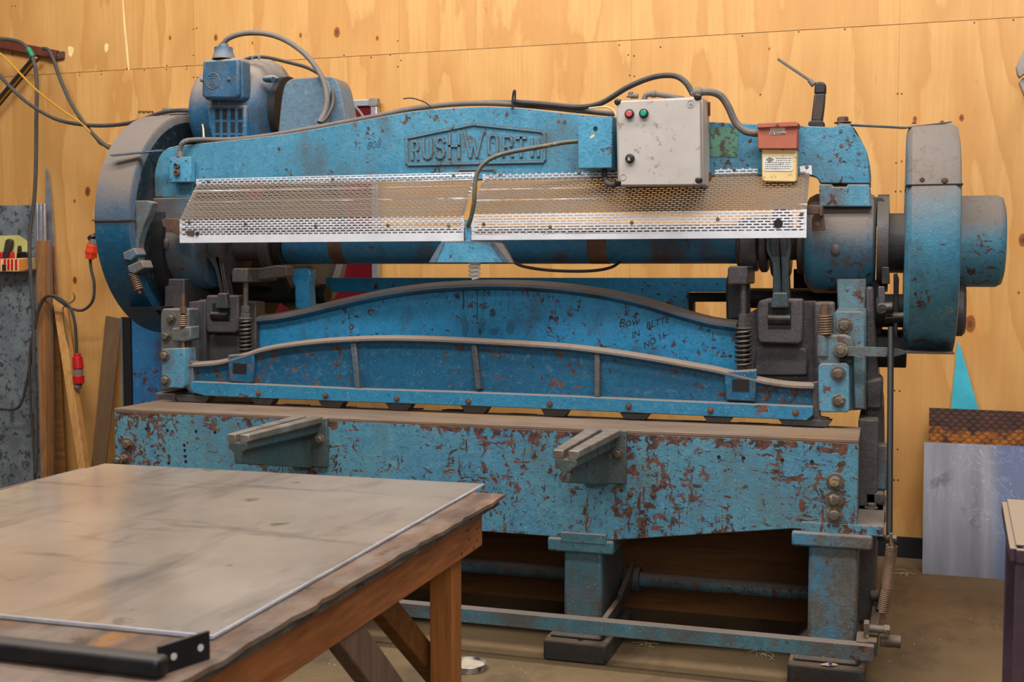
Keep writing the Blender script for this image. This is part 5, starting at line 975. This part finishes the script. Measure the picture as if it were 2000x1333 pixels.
# splintered right edge
edge = []; N_ = 60
for i in range(N_ + 1):
    p = top[0].lerp(top[1], i / N_); edge.append(p - dX * random.uniform(-.004, .003) * (1 if i % 3 else 1.8))
ring_ = edge + [top[2], top[3]]
MB().loft([v for v in ring_], [v - Vector((0, 0, .009)) for v in ring_]).build('bench_top', 'benchply', tbn, smooth=0)
under = [top[0] + dX * .012 - dY * .02, top[1] + dX * .012, top[2], top[3] - dY * .02]; M['edgeply'] = metal('charcoal_edge', '#4c4a4a', '#6e6a66', .8, 0, dust=.2, spots=.4)
MB().loft([v - Vector((0, 0, .009)) for v in under], [v - Vector((0, 0, .026)) for v in under]).build('under_sheet', 'edgeply', tbn, smooth=0)
e0, e1 = under[0] - dY * .09 + dX * .03 - Vector((0, 0, .071)), under[1] + dX * .03 - Vector((0, 0, .071))
e0 = under[0] - dY * .10 + dX * .035 - Vector((0, 0, .070))
MB().bar(e0, e1, .045, .088).build('apron', 'apron', tbn, bevel=.003); MB().bar(e0 + dX * 1.22, e1 + dX * 1.22, .045, .088).build('apron', 'apron', tbn, bevel=.003)
MB().bar(e0 + dX * .03 - dY * .03, e0 + dX * 1.2 - dY * .03, .045, .088).build('cross_rail', 'apron', tbn, bevel=.003)
MB().bar(e1 + dX * .03 + dY * .25, e1 + dX * 1.2 + dY * .25, .045, .088).build('cross_rail', 'apron', tbn, bevel=.003)
nlm = MB()
for t, dz in ((.02, .01), (.02, -.02), (.045, -.005), (.07, -.03), (.05, .02), (.03, -.035)):
    p = e0.lerp(e1, t) - dX * .0225 + Vector((0, 0, dz)); nlm.cyl(p + dX * .004, p - dX * .0012, .003, 8)
tag(nlm.build('nail_heads', 'black', tbn), kind='stuff')
LX = at(863, 1200, 3.05)
lpos = e0 + dX * .055 - dY * .02 
for off, yy in ((.022, .15), (1.16, .15), (.022, 2.0), (1.16, 2.0)):
    p = e0 - dY * yy + dX * off; p = Vector((p.x, p.y, 0)); R_ = [p + dX * s1 * .031 + dY * s2 * .031 for s1, s2 in ((-1, -1), (1, -1), (1, 1), (-1, 1))]
    MB().loft(R_, [v + Vector((0, 0, zb - .026 - .001)) for v in R_]).build('leg', 'timber', tbn, bevel=.003)
def brace(o1, y1, z1, o2, y2, z2, mt='brace'):
    a = e0 - dY * y1 + dX * o1; b = e0 - dY * y2 + dX * o2; a.z, b.z = z1, z2; MB().bar(a, b, .045, .09).build('brace', mt, tbn, bevel=.003)
def on_rail(px, py, off):
    d = FWD * F_PX + RGT * (px - 1000) + UPV * (666.5 - py); q = e0 + dX * off; return CAM + d * ((q - CAM).dot(dX) / d.dot(dX))
for (u0, v0, u1, v1, off, mt, w_) in ((655, 1215, 742, 1333, .0, 'brace', .078), (735, 1170, 850, 1312, .085, 'darkply', .062)):  # rear brace: its shade is put into a darker wood
    a, b = on_rail(u0, v0, off), on_rail(u1, v1, off); e = b + (b - a) * (1.3 if off < .05 else .12); MB().bar(a, e, w_, .04, tuple(dX)).build('brace', mt, tbn, bevel=.003)
brace(.02, 1.50, .69, .06, 1.95, .3)
# steel sheet on top
zs = zb + .003
s_br, s_nr = atz(945, 948, zs), atz(415, 1248, zs); s_bl = atz(205, 908, zs); sd = (s_bl - s_br); s_nl = s_nr + sd
n = NT('dusty_steel_plate'); pos = n.geo.outputs['Position']
rot = math.atan2(dY.x, dY.y)
c = n.mix(n.step(n.noise(1.6, 5, .6, vec=pos), .35, .65), srgb('#baa896'), srgb('#a08f80'))
c = n.mix(n.step(n.noise(2.2, 5, .62, vec=n.map((2.5, .6, 1), (1.3, .4, 0), (0, 0, -.35), src=pos)), .50, .68, 0, .6), c, srgb('#5d5650'))
c = n.mix(n.step(n.noise(2.6, 5, .7, vec=n.map((.5, 2.6, 1), (3, 7, 0), (0, 0, .5), src=pos)), .58, .70, 0, .5), c, srgb('#4a4644'))
c = n.mix(n.step(n.noise(9, 6, .75, vec=n.map((.5, 2.5, 1), src=pos)), .66, .7, 0, .5), c, srgb('#c9bba8')); c = n.mix(n.step(n.noise(6, 4, .6, vec=n.map((1, 1, 1), (9, 9, 9), src=pos)), .66, .72, 0, .6), c, srgb('#3f3b39'))
n.bump(n.noise(3, 2, .5, vec=pos), .05, .003); M['plate'] = n.out(c, n.step(n.noise(2.5, 5, .6, vec=pos), .3, .7, .10, .22), .3)
M['plateedge'] = metal('bright_cut_edge', '#cfd0da', '#a9a9b2', .35, .0, dust=0)
so_ = MB().loft([s_br, s_nr, s_nl, s_bl], [v + Vector((0, 0, .0035)) for v in (s_br, s_nr, s_nl, s_bl)]).build('steel_plate', 'plate', smooth=0); tag(so_, 'large dusty steel plate lying flat on the timber workbench', 'plate')
e_ = MB(); e_.bar(s_nr + Vector((0, 0, .0022)), s_nl + Vector((0, 0, .0022)), .004, .006); e_.bar(s_br + Vector((0, 0, .0018)), s_nr + Vector((0, 0, .0018)), .003, .005); e_.build('cut_edge', 'plateedge', so_)
# black bar with drilled end plate
zk = zb; pb1 = atz(318, 1318, zk + .02); 
bk_ = thing('drilled_black_bar', 'black round-cornered steel bar with drilled end plate on near end of bench', 'bar', atz(330, 1310, zb))
M['blackpaint'] = metal('blue_black_painted_steel', '#23242c', '#191a20', .35, .3, dust=.5, dustcol=srgb('#6e6258'))
qa, qb = atz(312, 1322, zb), atz(411, 1288, zb); dl = (qb - qa).normalized(); up_ = Vector((0, 0, .045)); th_ = dl.cross(Vector((0, 0, 1))) * .006
dn_ = -(dl.cross(Vector((0, 0, 1)))); ed = (qb - qa).length
F0 = [qa, qb, qb + up_, qa + up_]; MB().loft(F0, [v + dn_ * .006 for v in F0]).build('end_plate', 'blackpaint', bk_, bevel=.001)
if dn_.x > 0: dn_ = -dn_
b0, b1 = atz(322, 1303, zb + .018), atz(-260, 1236, zb + .018)
MB().bar(b0, b1, .034, .032).build('bar', 'blackpaint', bk_, bevel=.010, seg=3)
for t in (.27, .8):
    p = qa + dl * ed * t + Vector((0, 0, .023)); m = MB(); m.cyl(p + dn_ * .002, p - dn_ * .0012, .0055, 14); m.build('drilled_hole', 'whitelab', bk_)
# lid on the floor and litter
ld = thing('tin_lid', 'upturned paint tin lid with dark rim on the floor beside bench leg', 'lid', atz(917, 1306, 0))
P = atz(916, 1308, 0); P.z = 0.001
MB().lathe(P, (0, 0, 1), [(0, .058), (.022, .062), (.024, .060), (.014, .056), (.012, .02)], 36).build('lid_rim', 'drum2', ld) if 'drum2' in M else None
M['lidrim'] = metal('blue_black_lid_rim', '#3a3f55', '#c9c3b8', .4, .4, scale=30, dust=.2); MB().lathe(P, (0, 0, 1), [(0, .058), (.022, .062), (.024, .060), (.014, .056), (.013, .055)], 36).build('lid_rim', 'lidrim', ld)
M['paintcream'] = plain('dried_cream_paint', '#c9b49a', .6); MB().lathe(P + Vector((0, 0, .012)), (0, 0, 1), [(0, .054), (.003, .054), (.0035, .03)], 30).build('dried_paint', 'paintcream', ld)
sc2 = thing('paper_scrap', 'small crumpled white paper scrap with blue spot on machine foot', 'litter', atz(1623, 1288, .09))
P = Vector((-.17, YB - .035, .079)); m = MB(); m.loft([P + Vector((-.03, -.008, 0)), P + Vector((.0, -.012, .0)), P + Vector((.03, .0, .002)), P + Vector((0, .012, 0))], [P + Vector((-.02, -.004, .004)), P + Vector((.0, -.006, .008)), P + Vector((.022, .0, .006)), P + Vector((0, .008, .006))]); m.build('paper', 'paintcream', sc2)
M['bluedot'] = plain('blue_print', '#3947a8', .5); MB().sph(P + Vector((.004, -.008, .008)), .006, 1, .8, .6, 10, 6).build('blue_spot', 'bluedot', sc2)
m = MB()
for i in range(70):
    x, y = (random.uniform(-2.0, -.1), random.uniform(3.3, 3.92)) if i % 3 else (random.uniform(.05, .5), random.uniform(4.4, 5.55))
    s_ = random.uniform(.0015, .0045); m.box((x, y, 0), (x + s_, y + s_ * random.uniform(.6, 1.6), s_ * .5))
tag(m.build('floor_grit', 'paintcream', smooth=0), 'pale grit and chips scattered over the dirty concrete floor', 'debris', kind='stuff')
m = MB()
for cx, cy in ((1262, 1257), (1485, 1277), (1500, 1283), (1765, 1125), (1762, 1118)):
    for k_ in range(4):
        P = atz(cx + random.uniform(-12, 12), cy + random.uniform(-4, 4), .003); a_ = random.uniform(0, 3); d_ = Vector((math.cos(a_), math.sin(a_), 0)) * random.uniform(.02, .05); m.tube([P - d_, P + d_ * .1 + Vector((.006, .004, .004)), P + d_], .0012, 5, 3)
tag(m.build('straw_litter', 'creamcable'), 'short dry straws and shavings lying on floor under the machine', 'debris', kind='stuff')
